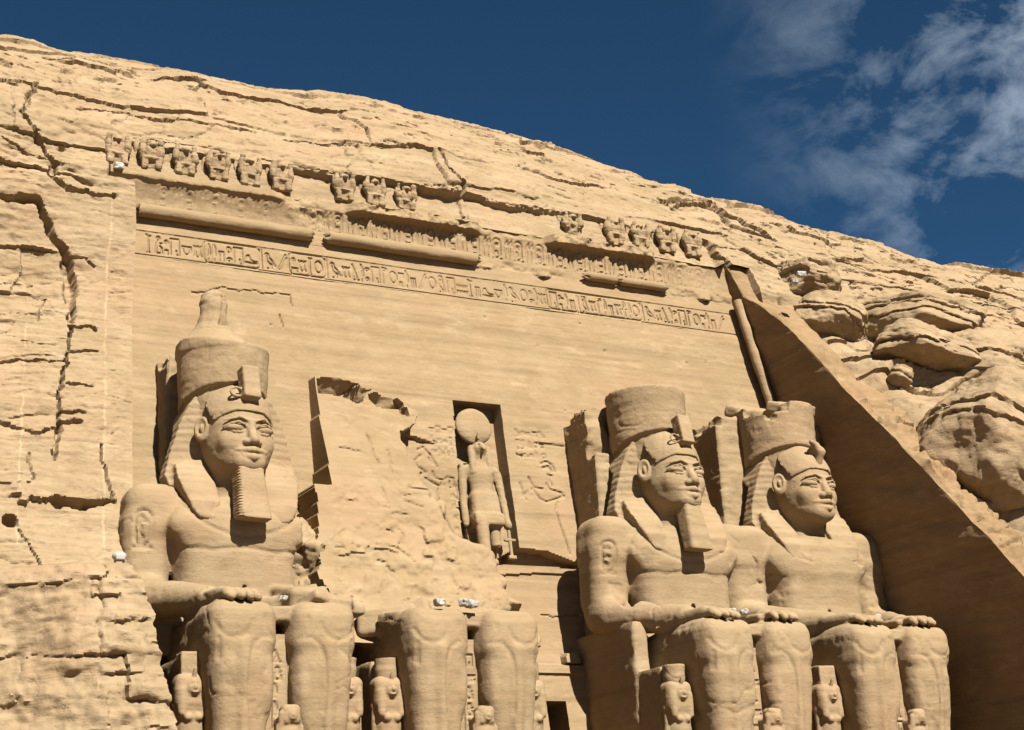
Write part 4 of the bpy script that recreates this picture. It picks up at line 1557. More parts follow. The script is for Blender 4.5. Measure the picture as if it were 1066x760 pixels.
def prince(loc, label):
    e = empty('small_statue', loc, label, 'statue', 'little figures standing between the shins of the colossi')
    v = Vol((-0.9, -0.7, -0.05), (0.9, 0.9, 2.6), 0.045)
    v.box((0, 0.35, 1.0), (0.5, 0.3, 1.0), 0.1, 0.1)
    v.ell((0, 0.1, 1.3), (0.42, 0.3, 0.5), 0.2)
    v.box((0, 0.05, 0.6), (0.34, 0.28, 0.6), 0.15, 0.15)
    v.cap((0.45, 0.1, 1.6), (0.47, 0.05, 0.8), 0.13, 0.11, 0.06, 'u', True)
    v.box((0, 0.12, 2.06), (0.38, 0.32, 0.4), 0.2, 0.08)
    v.ell((0.0, -0.14, 2.04), (0.22, 0.17, 0.28), 0.04)
    v.ell((0.0, -0.31, 2.02), (0.04, 0.05, 0.08), 0.03)
    v.ell((0, -0.29, 1.9), (0.09, 0.04, 0.03), 0.02)
    v.cap((-0.36, 0.0, 2.1), (-0.4, 0.02, 1.5), 0.14, 0.1, 0.06)
    v.cap((0.3, 0.0, 1.9), (0.3, 0.02, 1.55), 0.1, 0.08, 0.06)
    V, F = v.mesh()
    mesh_obj('figure', weather(V, F, np.array(loc), 0.02, 4, 0.01), F, M_STAT, e)
    return e


def box_mesh(boxes, off, seed, h=0.11, amp=0.03):
    lo = np.min([np.array(c) - hf for c, hf in boxes], 0) - 0.4
    hi = np.max([np.array(c) + hf for c, hf in boxes], 0) + 0.4
    v = Vol(lo, hi, h)
    for c, hf in boxes:
        v.box(c, hf, 0.06, 0.04)
    V, F = v.mesh()
    return weather(V, F, off, amp, seed, amp * 0.6), F


def cartouche_strokes(cx, cz, w_, h_, seed):
    r_ = random.Random(seed)
    out = [rrect(cx - w_ / 2, cz - h_ / 2, cx + w_ / 2, cz + h_ / 2, w_ * 0.42), [(cx - w_ * 0.6, cz - h_ / 2 - 0.09), (cx + w_ * 0.6, cz - h_ / 2 - 0.09)]]
    z = cz + h_ / 2 - 0.2
    while z > cz - h_ / 2 + 0.25:
        g_, wd = glyph(r_.choice(['sun', 'seated', 'mouth', 'loaf', 'bird', 'strokes', 'reed']), cx - w_ * 0.28, z - 0.36, 0.36)
        out += g_
        z -= 0.42
    return out


def refine(V, F, sel):
    """split the selected quads of a mesh once in both directions (done on the triangle-free grid of surface nets)"""
    return V, F


def panel_sides(VV):
    l_, r_ = VV[:, :1].copy(), VV[:, -1:].copy()
    l_[..., 1] += 1.8
    r_[..., 1] += 1.8
    return np.concatenate([l_, VV, r_], 1)


LEG_LINES = [arc(2.15, 5.75, 0.72, 0.72, 185, 350, 16), [(0.55, 5.05), (1.0, 5.08), (1.35, 4.85), (1.52, 4.3), (1.58, 3.3), (1.5, 2.2)],
             [(2.75, 5.0), (2.72, 4.2)], [(0.9, 5.9), (0.85, 5.4), (0.6, 5.1)]]


def colossus(name, sx, label, kind, seed):
    e = empty(name, (sx, 4.0, 0), label, 'statue', 'seated rock-cut colossi')
    off = np.array([sx, 0, 0])
    org = np.array([0, 4.0, 0])

    def put(nm, V, F, mat=M_STAT, parent=e):
        return mesh_obj(nm, V - org, F, mat, parent)
    v = Vol((-5.4, -3.0, -0.1), (5.4, 10.4, 13.6), KB)
    body_sdf(v, True, kind != 1)
    if kind == 1:      # its left arm (viewer's right) is lost; a block of it lies on the lap
        noise_cut(v, (2.7, 4.5, 7.3), (5.6, 8.2, 12.7), 0.35, 0.6, 2)
        lumps(v, [((2.2, 4.4, 7.25), (1.35, 1.0, 0.75)), ((1.2, 5.0, 7.1), (0.7, 0.8, 0.5)), ((2.5, 1.2, 6.85), (0.8, 0.9, 0.3)), ((1.6, 0.9, 6.75), (0.5, 0.6, 0.22)),
                  ((3.1, 2.6, 6.7), (0.8, 1.2, 0.4))], 3)
        lumps(v, [((3.9, 8.6, 9.5), (0.9, 0.8, 1.7)), ((4.2, 8.4, 7.8), (0.9, 0.9, 1.3)), ((3.6, 8.8, 11.0), (0.8, 0.7, 1.2))], 8, 0.3)
    if kind == 3:      # fracture through the right forearm
        noise_cut(v, (-3.15, 3.3, 6.75), (-2.55, 5.2, 8.5), 0.2, 0.9, 5)
        noise_cut(v, (-4.2, 4.6, 7.75), (-3.0, 5.9, 9), 0.2, 0.9, 6)
    if kind == 4:
        noise_cut(v, (2.2, 4.0, 10.6), (3.2, 5.35, 11.6), 0.2, 1.2, 7)
    V, F = v.mesh()
    V = weather(V, F, off, 0.035, seed, 0.010, 0.7)
    rg_ = {1: sstep(2.2, 2.9, V[:, 0]) * sstep(6.7, 7.2, V[:, 2]) * (1 - sstep(12.4, 13, V[:, 2])), 3: 0 * V[:, 0], 4: sstep(2.9, 3.3, V[:, 0]) * sstep(7.6, 8.4, V[:, 2]) * (1 - sstep(10.6, 11.2, V[:, 2])) * 0.35}[kind]
    nv_ = vnormals(V, F)
    rnd_ = 0.28 * fbm(V + off, 0.8, 3, 0.55, seed + 21)
    rnd_ = np.round(rnd_ / 0.16) * 0.16 * 0.6 + rnd_ * 0.4 + 0.05 * fbm(V + off, 3.0, 3, 0.6, seed + 22)
    V = V + nv_ * (rnd_ * rg_)[:, None]
    # collar edge and the pectoral crease, then the cartouches on the arm
    front = V[:, 1] < 6.9
    uv = V[:, [0, 2]]
    st_ = [arc(0, 12.2, 2.75, 1.9, 200, 340, 20), [(-2.6, 9.72), (-1.4, 9.62), (0, 9.8), (1.4, 9.62), (2.6, 9.72)]] if kind != 4 else [arc(0, 12.0, 2.4, 1.5, 205, 250, 12)]
    V = carve(V, F, uv, st_, 0.12, 0.05, front & (V[:, 2] > 9))
    V = carve(V, F, np.stack([np.abs(V[:, 0]), V[:, 2]], 1), LEG_LINES, 0.11, 0.045, (V[:, 1] < 1.0) & (V[:, 2] < 6.3))
    th = np.arctan2(-(V[:, 1] - 7.15), -(V[:, 0] + 4.0))           # angle round the arm: 0 = outwards, 90 = forwards
    arm = (V[:, 0] < -2.8) & (V[:, 2] > 8.3) & (V[:, 2] < 12.6)
    uv = np.stack([th * 1.12, V[:, 2]], 1)
    cz = {1: 10.6, 3: 10.5, 4: 10.3}[kind]
    V = carve(V, F, uv, cartouche_strokes(1.55, cz, 0.62, 1.5, seed) if kind != 4 else cartouche_strokes(1.6, cz, 0.75, 1.0, seed) + [[(0.3, 9.6), (2.4, 9.6)]], 0.1, 0.09, arm)
    body = put('body', V, F)
    # knee and shin detail already in the body; hieroglyph panel between the shins
    zz = np.arange(0, 5.36, 0.045)
    xx = np.arange(-0.72, 0.721, 0.045)
    XX, ZZ = np.meshgrid(xx, zz)
    r_ = random.Random(seed + 2)
    gs_ = [[(-0.34, 0), (-0.34, 5.3)], [(0.34, 0), (0.34, 5.3)]]
    z = 4.7
    while z > 0.4:
        g_, wd = glyph(r_.choice(['bird', 'reed', 'sun', 'seated', 'house', 'water', 'snake', 'legs', 'loaf']), -0.24, z - 0.5, 0.56)
        gs_ += g_
        z -= 0.68
    dep = 0.08 * stroke_depth(XX, ZZ, gs_, 0.075)
    VV = np.stack([XX, 0.82 + dep, ZZ], -1)
    tp = VV[-1:].copy()
    tp[..., 1] += 1.5
    VV = panel_sides(np.concatenate([VV, tp], 0))
    put('inscribed_panel', VV.reshape(-1, 3), grid_faces(VV.shape[0], VV.shape[1]))
    # throne
    bx = [((0.1, 6.4, 2.3), (3.75, 4.1, 2.33))]
    if kind == 3:
        bx = [((-0.15, 6.4, 2.3), (4.0, 4.1, 2.33)), ((-3.85, 7.1, 4.6), (0.42, 2.9, 2.45))]
    if kind == 4:
        bx = [((-0.2, 6.4, 2.3), (4.05, 4.1, 2.33))]
    V, F = box_mesh(bx, off, seed + 1, 0.12)
    put('throne', V, F)
    # back pillar
    sp = {1: ((0, 10.9, 14.5), (2.3, 1.15, 5.5)), 3: ((0, 10.3, 14.3), (3.1, 1.9, 5.2)), 4: ((-0.2, 10.1, 13.8), (3.55, 1.7, 5.5))}[kind]
    v = Vol(np.array(sp[0]) - sp[1] - 0.5, np.array(sp[0]) + sp[1] + 0.5, 0.1)
    v.box(sp[0], sp[1], 0.1, 0.05)
    c, hf = np.array(sp[0]), np.array(sp[1])
    noise_cut(v, (c[0] - hf[0] - 1, c[1] - hf[1] - 1, c[2] + hf[2] - 0.5), (c[0] - hf[0] + 0.25, c[1] + hf[1] - 0.7, c[2] + hf[2] + 1), 0.3, 0.8, seed)
    noise_cut(v, (c[0] - hf[0] - 1, c[1] - hf[1] - 1, c[2] + hf[2] - 0.15), (c[0] + hf[0] + 1, c[1] + hf[1] + 1, c[2] + hf[2] + 1), 0.4, 0.6, seed + 1)
    if kind == 3:
        noise_cut(v, (c[0] - hf[0] - 1, c[1] - hf[1] - 1, 16.4), (c[0] - hf[0] + 1.6, c[1] - hf[1] + 0.8, 20.5), 0.35, 0.5, seed + 5)
    V, F = v.mesh()
    put('back_pillar', weather(V, F, off, 0.05, seed + 4, 0.03), F)
    # head group: turned a little to the viewer's right on the neck
    ca, sa = CA, SA

    def turn(V):
        x, y = V[:, 0], V[:, 1] - 6.7
        return np.stack([x * ca - y * sa - 0.1, x * sa + y * ca + 6.7, V[:, 2] + dz], 1)
    dz = {1: 0.15, 3: 0.0, 4: -0.1}[kind]
    V, F = HEAD
    put('head', turn(weather(V, F, off, 0.012, seed + 6, 0.008)), F)
    V, F = NEMES
    put('head_cloth', weather(V, F, off, 0.025, seed + 7, 0.008) + [0, 0, dz], F)
    V, F = crown_mesh({1: 'bulb', 3: 'flat', 4: 'broken'}[kind])
    put('crown', weather(V, F, off, 0.03, seed + 8, 0.010) + [-0.22, 0, dz], F)
    V, F = uraeus_mesh('block' if kind != 4 else 'snake')
    put('cobra_emblem', turn(weather(V, F, off, 0.02, seed + 9, 0.01)), F)
    if kind != 4:
        V, F = beard_mesh(kind == 1)
        V = V * [1.0 if kind == 1 else 0.88, 1, 1]
        put('beard', turn(weather(V, F, off, 0.02, seed + 10, 0.012)), F)
    return e


SX = {1: -15.68, 2: -7.28, 3: 7.28, 4: 15.68}
colossus('colossus', SX[1], 'leftmost seated king with a bulb on top of its crown, one arm broken off', 1, 101)
colossus('colossus', SX[3], 'bearded seated king with a flat topped crown, right of the doorway', 3, 131)
colossus('colossus', SX[4], 'rightmost seated king, beardless, with a broken crown, against the shadowed side wall', 4, 161)
print('colossi', time.time() - T0)

# --- the second colossus: only legs, lap, throne and a rough stump of back are left
e2 = empty('broken_colossus', (SX[2], 4.0, 0), 'shattered seated colossus second from left, only legs and a rough stump remaining', 'statue', 'seated rock-cut colossi')
off = np.array([SX[2], 0, 0])
org = np.array([0, 4.0, 0])
v = Vol((-5.4, -3.0, -0.1), (5.4, 10.4, 9.5), KB)
body_sdf(v, False)
noise_cut(v, (-5, 3.0, 6.0), (5, 9, 9), 0.3, 0.7, 3)
lumps(v, [((-2.4, 3.8, 6.3), (1.3, 1.2, 0.6)), ((-1.0, 4.6, 6.5), (1.2, 1.0, 0.7)), ((-2.6, 2.2, 6.4), (0.6, 0.7, 0.25)), ((1.4, 4.2, 6.4), (1.4, 1.0, 0.5)),
          ((-1.6, 2.0, 6.5), (0.35, 0.4, 0.16)), ((-3.3, 5.4, 6.6), (1.0, 1.2, 0.8)), ((0.2, 3.0, 6.4), (0.3, 0.3, 0.15))], 6)
V, F = v.mesh()
V = weather(V, F, off, 0.035, 140, 0.010, 0.7)
V = carve(V, F, np.stack([np.abs(V[:, 0]), V[:, 2]], 1), LEG_LINES, 0.11, 0.045, (V[:, 1] < 1.0) & (V[:, 2] < 6.3))
mesh_obj('legs', V - org, F, M_STAT, e2)
zz = np.arange(0, 5.36, 0.045)
xx = np.arange(-0.72, 0.721, 0.045)
XX, ZZ = np.meshgrid(xx, zz)
gs_ = [[(-0.34, 0), (-0.34, 5.3)], [(0.34, 0), (0.34, 5.3)]]
r_ = random.Random(77)
z = 4.7
while z > 0.4:
    g_, wd = glyph(r_.choice(['bird', 'reed', 'sun', 'seated', 'house', 'water', 'snake', 'bee', 'loaf']), -0.24, z - 0.5, 0.56)
    gs_ += g_
    z -= 0.68
VV = np.stack([XX, 0.82 + 0.08 * stroke_depth(XX, ZZ, gs_, 0.075), ZZ], -1)
tp = VV[-1:].copy()
tp[..., 1] += 1.5
VV = panel_sides(np.concatenate([VV, tp], 0))
mesh_obj('inscribed_panel', VV.reshape(-1, 3) - org, grid_faces(VV.shape[0], VV.shape[1]), M_STAT, e2)
V, F = box_mesh([((0, 6.4, 2.3), (3.9, 4.1, 2.33))], off, 145, 0.12)
mesh_obj('throne', V - org, F, M_STAT, e2)

# stump: front surface y as a function of (x, z) in world metres
xs = np.arange(-12.6, 0.4, 0.075)
zs = np.arange(5.5, 20.6, 0.075)
X, Z = np.meshgrid(xs, zs)
P = np.stack([X.ravel(), 10 + 0 * X.ravel(), Z.ravel()], 1)
n1 = fbm(P, 0.35, 4, 0.55, 61).reshape(X.shape)
n2 = fbm(P, 1.3, 4, 0.6, 62).reshape(X.shape)
prot = np.interp(Z, [5.5, 6.8, 7.6, 9.5, 12, 13.9, 17.5, 19.4, 20.6], [6.2, 5.4, 4.2, 3.2, 2.6, 2.25, 1.15, 0.8, 0.75])
r, dz_, dx_, fz, r2, zl = layers((X + 0.8 * n1).ravel(), (Z + 0.6 * n1 + 0.05 * X).ravel(), 1.7, 2.6, 17)
rr = ((0.45 * (r - 0.5) + 0.12 * (0.5 - fz)) * sstep(-0.1, 0.3, n2.ravel()) - 0.12 * np.exp(-(dz_ / 0.06) ** 2) * (r2 > 0.6)).reshape(X.shape)
soft = np.interp(Z, [6, 9, 13, 16, 19], [1.0, 0.7, 0.35, 0.18, 0.3])
lft0 = np.interp(Z, [5.5, 7.4, 9, 12, 13.75, 13.8, 20.6], [-11.6, -11.6, -11.8, -11.4, -11.2, -10.38, -10.2])
prot = prot + (0.45 * n1 + 0.16 * n2 + 0.7 * rr) * soft * sstep(0.1, 1.3, X - lft0)
hi_ = sstep(19.2, 18.2, Z - 0.25 * (X + 10.2) * 0 + 0.5 * n1)
# left side cut straight (the pillar's own side), right side runs out into the wall
lft = np.interp(Z, [5.5, 7.4, 9, 12, 13.75, 13.8, 20.6], [-11.6, -11.6, -11.8, -11.4, -11.2, -10.38, -10.2])
rgt = np.interp(Z, [5.5, 8, 10.5, 12.0, 16, 17.2, 17.8, 18.6, 20.6], [-2.4, -2.2, -2.6, -4.0, -5.7, -6.3, -5.5, -5.3, -5.8])
ml = X + 0.12 * n2 * (Z < 13.8) > lft
mrgt = sstep(0, 1, (rgt + 0.8 * n1 - X) / np.interp(Z, [6, 12, 16.5, 17.5, 19], [2.2, 1.4, 0.5, 0.12, 0.1]) + 0.5)
topc = 19.85 + 0.25 * n1 - 0.22 * np.clip(X + 8, 0, 5)
mt_ = (Z < topc)
# dark fractured facets along the top edge
def S3_(pts):
    return px_poly([(300 + a / 2.813, 370 + b / 2.813) for a, b in pts])


sc_ = [S3_(c) for c in ([(285, 460), (310, 472), (335, 480)], [(250, 495), (292, 498)], [(230, 590), (260, 600), (300, 640)], [(262, 545), (272, 562), (262, 585)], [(190, 640), (212, 645), (240, 672)],
                         [(258, 300), (262, 330), (258, 380)], [(225, 545), (245, 556)], [(420, 560), (450, 562)], [(200, 250), (212, 300), (222, 350)], [(222, 420), (240, 480)], [(330, 330), (390, 400), (440, 490)],
                         [(95, 555), (60, 580)], [(70, 600), (98, 606)], [(300, 420), (360, 430)], [(110, 300), (180, 305)])]
prot = prot - 0.09 * stroke_depth(X + 0.10 * n2, Z + 0.10 * n2, sc_, 0.085)
for pp, dpt in (([(325, 397), (340, 398), (352, 400), (366, 405), (350, 417), (338, 414), (326, 414)], 0.85), ([(352, 413), (378, 402), (382, 409), (372, 416), (369, 425), (350, 420)], 0.8),
                ([(376, 417), (386, 412), (400, 412), (413, 425), (410, 433), (385, 429)], 0.8), ([(404, 425), (416, 431), (417, 440), (408, 436)], 0.7)):
    pl_ = px_poly(pp)
    prot = np.where(in_poly(X + 0.06 * n2, Z + 0.08 * n2, pl_), prot - 1.25 * dpt * (1.0 - 0.95 * np.clip((Z - pl_[:, 1].min()) / np.ptp(pl_[:, 1]), 0, 1)) + 0.12 * n2, prot)
prot = np.where(ml & mt_, prot * mrgt, 0) - 0.12 * (~(ml & mt_))
V = np.stack([X, yf(Z) - prot, Z], -1).reshape(-1, 3)
F = grid_faces(*X.shape)
keep_ = (ml & mt_ & (mrgt > 0.01)).ravel()
F = F[keep_[F].any(1)]
used_ = np.unique(F)
remap = np.full(len(V), -1)
remap[used_] = np.arange(len(used_))
mesh_obj('rough_stump', (V - off - org)[used_], remap[F], M_FAC, e2)
print('stump', time.time() - T0)

# ------------------------------------------------------------------ small figures
queen('queen_statue', (SX[1] - 3.28, 1.75, 0), 'small queen figure with a plain square headpiece beside the leftmost colossus', plain_top=True)
queen('queen_statue', (SX[2] - 3.38, 1.7, 0), 'small crowned queen figure left of the broken colossus legs')
queen('queen_statue', (SX[3] - 3.72, 1.7, 0), 'small queen figure with a tall round crown, right of the dark doorway')
queen('queen_statue', (SX[4] - 3.6, 1.7, 0), 'small queen figure in shadow between the two right-hand colossi', plain_top=True)
queen('queen_statue', (SX[1] + 3.2, 1.8, 0), 'narrow queen figure right of the leftmost colossus, mostly hidden by its leg')
queen('queen_statue', (SX[2] + 3.3, 1.8, 0), 'narrow queen figure right of the broken colossus, just left of the doorway')
for i, lb in ((1, 'little standing figure between the shins of the leftmost colossus'), (2, 'little standing figure between the shins of the broken colossus'),
              (3, 'little standing figure between the shins of the bearded colossus right of the doorway'), (4, 'little standing figure between the shins of the beardless rightmost colossus')):
    prince((SX[i] + 0.05, -0.35, 0), lb)

# falcon-headed god in the niche
za = 10.3
fe = empty('falcon_god_statue', (-1.22, yf(za) - 0.05, za), 'standing falcon-headed god with a sun disc on its head, in the niche above the doorway', 'statue')
fe.rotation_euler = (-math.atan(0.17), 0, 0)
v = Vol((-1.5, -1.4, -0.4), (1.5, 1.3, 7.9), 0.05)
v.box((0, 0.1, 3.35), (0.78, 0.5, 0.95), 0.3, 0.15)                 # kilt
v.box((0, 0.0, 2.75), (0.84, 0.5, 0.32), 0.12, 0.15)
v.ell((0, 0.1, 4.5), (0.62, 0.45, 0.8), 0.25)
v.ell((0, 0.1, 5.3), (0.82, 0.5, 0.65), 0.3)
v.cap((0, 0.15, 5.75), (0.85, 0.15, 5.62), 0.3, 0.27, 0.15)
v.cap((0, 0.15, 5.75), (-0.85, 0.15, 5.62), 0.3, 0.27, 0.15)
v.cap((0.98, 0.15, 5.5), (1.1, 0.05, 3.9), 0.24, 0.19, 0.08)
v.cap((1.1, 0.05, 3.9), (1.12, -0.1, 2.75), 0.19, 0.17, 0.08)
v.ell((1.12, -0.12, 2.55), (0.2, 0.24, 0.26), 0.08)
v.cap((-0.98, 0.15, 5.5), (-1.08, 0.2, 3.9), 0.24, 0.19, 0.08)
v.cap((-1.08, 0.2, 3.9), (-1.1, 0.15, 2.6), 0.19, 0.17, 0.08)
v.cap((-0.42, -0.2, 2.6), (-0.45, -0.35, 0.2), 0.36, 0.27, 0.12)
v.box((-0.45, -0.65, 0.12), (0.27, 0.55, 0.16), 0.12, 0.1)
v.cap((0.42, 0.15, 2.6), (0.45, 0.15, 1.45), 0.36, 0.3, 0.12)
v.box((0, 0.8, 3.0), (0.9, 0.35, 3.2), 0.1, 0.1)
v.cap((0, 0.1, 5.8), (0, 0.05, 6.5), 0.34, 0.4, 0.15)
v.ell((0, -0.1, 6.72), (0.42, 0.48, 0.42), 0.12)                    # head
v.cap((0, -0.5, 6.72), (0.02, -0.72, 6.5), 0.16, 0.07, 0.1)          # beak
v.cap((0.45, -0.1, 6.75), (0.5, -0.2, 5.4), 0.2, 0.17, 0.08, 'u', True)   # wig lappets
v.ell((0.2, -0.5, 6.8), (0.1, 0.08, 0.07), 0.03, 's', True)
noise_cut(v, (0.05, -1.0, -0.5), (1.1, 1.2, 1.55), 0.15, 1.2, 4)
V, F = v.mesh()
mesh_obj('figure', weather(V, F, np.array([-1.2, 10, 10.3]), 0.02, 9, 0.015), F, M_STAT, fe)
v = Vol((-1.3, -0.8, 6.9), (1.3, 0.9, 9.5), 0.05)
v.ell((0, 0.15, 8.16), (1.04, 0.34, 1.04), 0.05)
v.cap((0, -0.22, 7.3), (0, -0.32, 7.62), 0.1, 0.06, 0.05)
V, F = v.mesh()
mesh_obj('sun_disc', weather(V, F, np.array([-1.2, 10, 10.3]), 0.015, 10, 0.01), F, M_STAT, fe)
v = Vol((0.6, -0.7, 0.6), (1.6, 0.5, 2.6), 0.04)
v.cap((1.12, -0.12, 2.4), (1.12, -0.12, 0.85), 0.09, 0.09, 0.03)
v.cap((0.86, -0.12, 1.75), (1.38, -0.12, 1.75), 0.09, 0.09, 0.03)
v.box((1.12, -0.12, 0.8), (0.22, 0.14, 0.1), 0.04, 0.03)
V, F = v.mesh()
mesh_obj('sceptre', V, F, M_STAT, fe)

# baboon frieze
bv = Vol((-0.85, -0.6, -0.05), (0.85, 0.6, 2.2), 0.05)
bv.box((0, 0.12, 1.05), (0.36, 0.34, 0.62), 0.28, 0.1)
bv.ell((0, -0.02, 1.72), (0.27, 0.28, 0.26), 0.06)
bv.ell((0, -0.3, 1.64), (0.13, 0.17, 0.11), 0.05)
bv.ell((0.5, 0.0, 1.3), (0.22, 0.28, 0.62), 0.04, 'u', True)
bv.cap((0.5, -0.05, 1.5), (0.46, -0.15, 2.0), 0.15, 0.12, 0.05, 'u', True)
bv.box((0.36, -0.02, 0.42), (0.17, 0.24, 0.42), 0.1, 0.05, 'u', True)
bv.box((0, 0.1, 0.3), (0.3, 0.2, 0.3), 0.05, 0.05)
bv.box((0, -0.1, 0.72), (0.34, 0.2, 0.07), 0.04, 0.05)
bv.box((0, 0.5, 1.0), (0.8, 0.14, 1.0), 0.05, 0.05)
BV, BF = bv.mesh()
bmesh_data = None
bab_px = [(122, 165), (157, 171), (192, 177), (227, 183), (260, 189), (293, 194), (358, 203), (390, 208), (422, 213), (596, 245), (640, 250), (667, 257), (694, 262), (721, 268)]
nth = ['first baboon from the left in the carved frieze, above a small white stone', 'second baboon from the left in the carved frieze', 'third baboon from the left in the carved frieze',
       'fourth baboon from the left in the carved frieze', 'fifth baboon from the left in the carved frieze', 'sixth baboon in the frieze, just left of the diagonal break',
       'first baboon right of the diagonal break in the frieze', 'middle baboon of the three right of the diagonal break', 'worn baboon ending the middle group of three, beside smooth rock',
       'badly broken baboon standing apart, leftmost of the right-hand group', 'second baboon of the right-hand group, after the broken one', 'third baboon of the right-hand group of the frieze',
       'next to last baboon at the right end of the frieze', 'last baboon at the right end of the frieze, beside a dark crack']
for i, (pxy, lb) in enumerate(zip(bab_px, nth)):
    q = on_y([pxy], 13.5)[0]
    V = weather(BV * [0.96, 0.9, 0.8], BF, np.array([i * 7.0, 0, 0]), 0.055, i, 0.03, 1.8)
    if i in (8, 9):
        n_ = fbm(V + i, 1.2, 3, 0.5, 3)
        V[:, 1] += 0.35 * np.clip(n_, 0, 1)
        V[:, 2] *= 0.92
    o = mesh_obj('baboon_statue', V, BF, M_ROCK)
    o.location = (q[0], 13.45, 30.98)
    tag(o, 'weathered ' + lb, 'baboon statue', 'baboons in the frieze')

# ------------------------------------------------------------------ buttress of rough rock, lower left
xs = np.arange(-31, -20.0, 0.08)
zs = np.arange(-1, 8.7, 0.075)
X, Z = np.meshgrid(xs, zs)
Xe = np.interp(Z, [-1, 0, 2, 5, 6.4, 7.4, 8.4], [-20.2, -20.3, -20.6, -20.75, -20.9, -21.2, -21.35])
front = np.interp(Z, [-1, 2, 5.5, 7.3, 8.0, 8.25, 8.65], [-2.0, -1.0, 0.2, 0.9, 1.5, 2.4, 5.8])
X = X + (Xe + 20.0) * sstep(-25, -20.0, X)
Yb = front + 2.5 * sstep(-22.5, -27, X)
P = np.stack([X.ravel(), Yb.ravel(), Z.ravel()], 1)
n1 = fbm(P, 0.4, 4, 0.55, 71)
r, dz_, dx_, fz, r2, zl = layers(X.ravel() + 0.5 * n1, Z.ravel() + 0.35 * n1, 2.3, 3.0, 41)
rgt_ = 0.25 + 0.75 * sstep(-24, -22.8, X.ravel())
dd = 0.4 * n1 + rgt_ * 0.35 * (r - 0.5) + 0.12 * (0.5 - fz) - 0.09 * np.exp(-(dz_ / 0.06) ** 2) * (r2 > 0.5) - 0.16 * np.exp(-(dx_ / 0.06) ** 2) * (r2 > 0.6)
r, dz_, dx_, fz, r2, zl = layers(X.ravel() * 1.1 + 0.4 * n1, Z.ravel() + 0.3 * n1, 0.8, 1.5, 43)
dd += (0.16 * (r - 0.5) + 0.05 * (0.5 - fz)) * sstep(-24, -22.5, X.ravel()) + 0.12 * fbm(P * [0.5, 0.5, 1.5], 1.1, 4, 0.6, 76) + 0.07 * fbm(P, 2.2, 3, 0.55, 73)
V = np.stack([X, Yb - dd.reshape(X.shape), Z + 0.06 * n1.reshape(X.shape)], -1)
V[:, :, 0] += (0.14 * fbm(P * [0, 0, 1.0] + [3, 5, 0], 1.6, 4, 0.6, 75) + 0.08 * (r - 0.5)).reshape(X.shape) * sstep(-22.5, -20.8, X)
e_ = V[:, -1:, :]
k1 = e_ + [0.05, 0.5, 0]
k2 = e_ + [0.0, 3.0, 0]
k3 = e_ + [-0.3, 8.5, 0]
V = np.concatenate([V[:, :1, :] + [-1.5, 9.0, 0], V, k1, k2, k3], 1)
t_ = V[-1:, :, :] + [0, 4.0, 0.5]
V = np.concatenate([V, t_], 0)
bt = mesh_obj('rock_buttress', V.reshape(-1, 3) - [-24, 0, 0], grid_faces(V.shape[0], V.shape[1]), M_ROCK)
bt.location = (-24, 0, 0)
tag(bt, 'rough blocky rock buttress in the lower left corner, beside the leftmost colossus throne', 'rock')


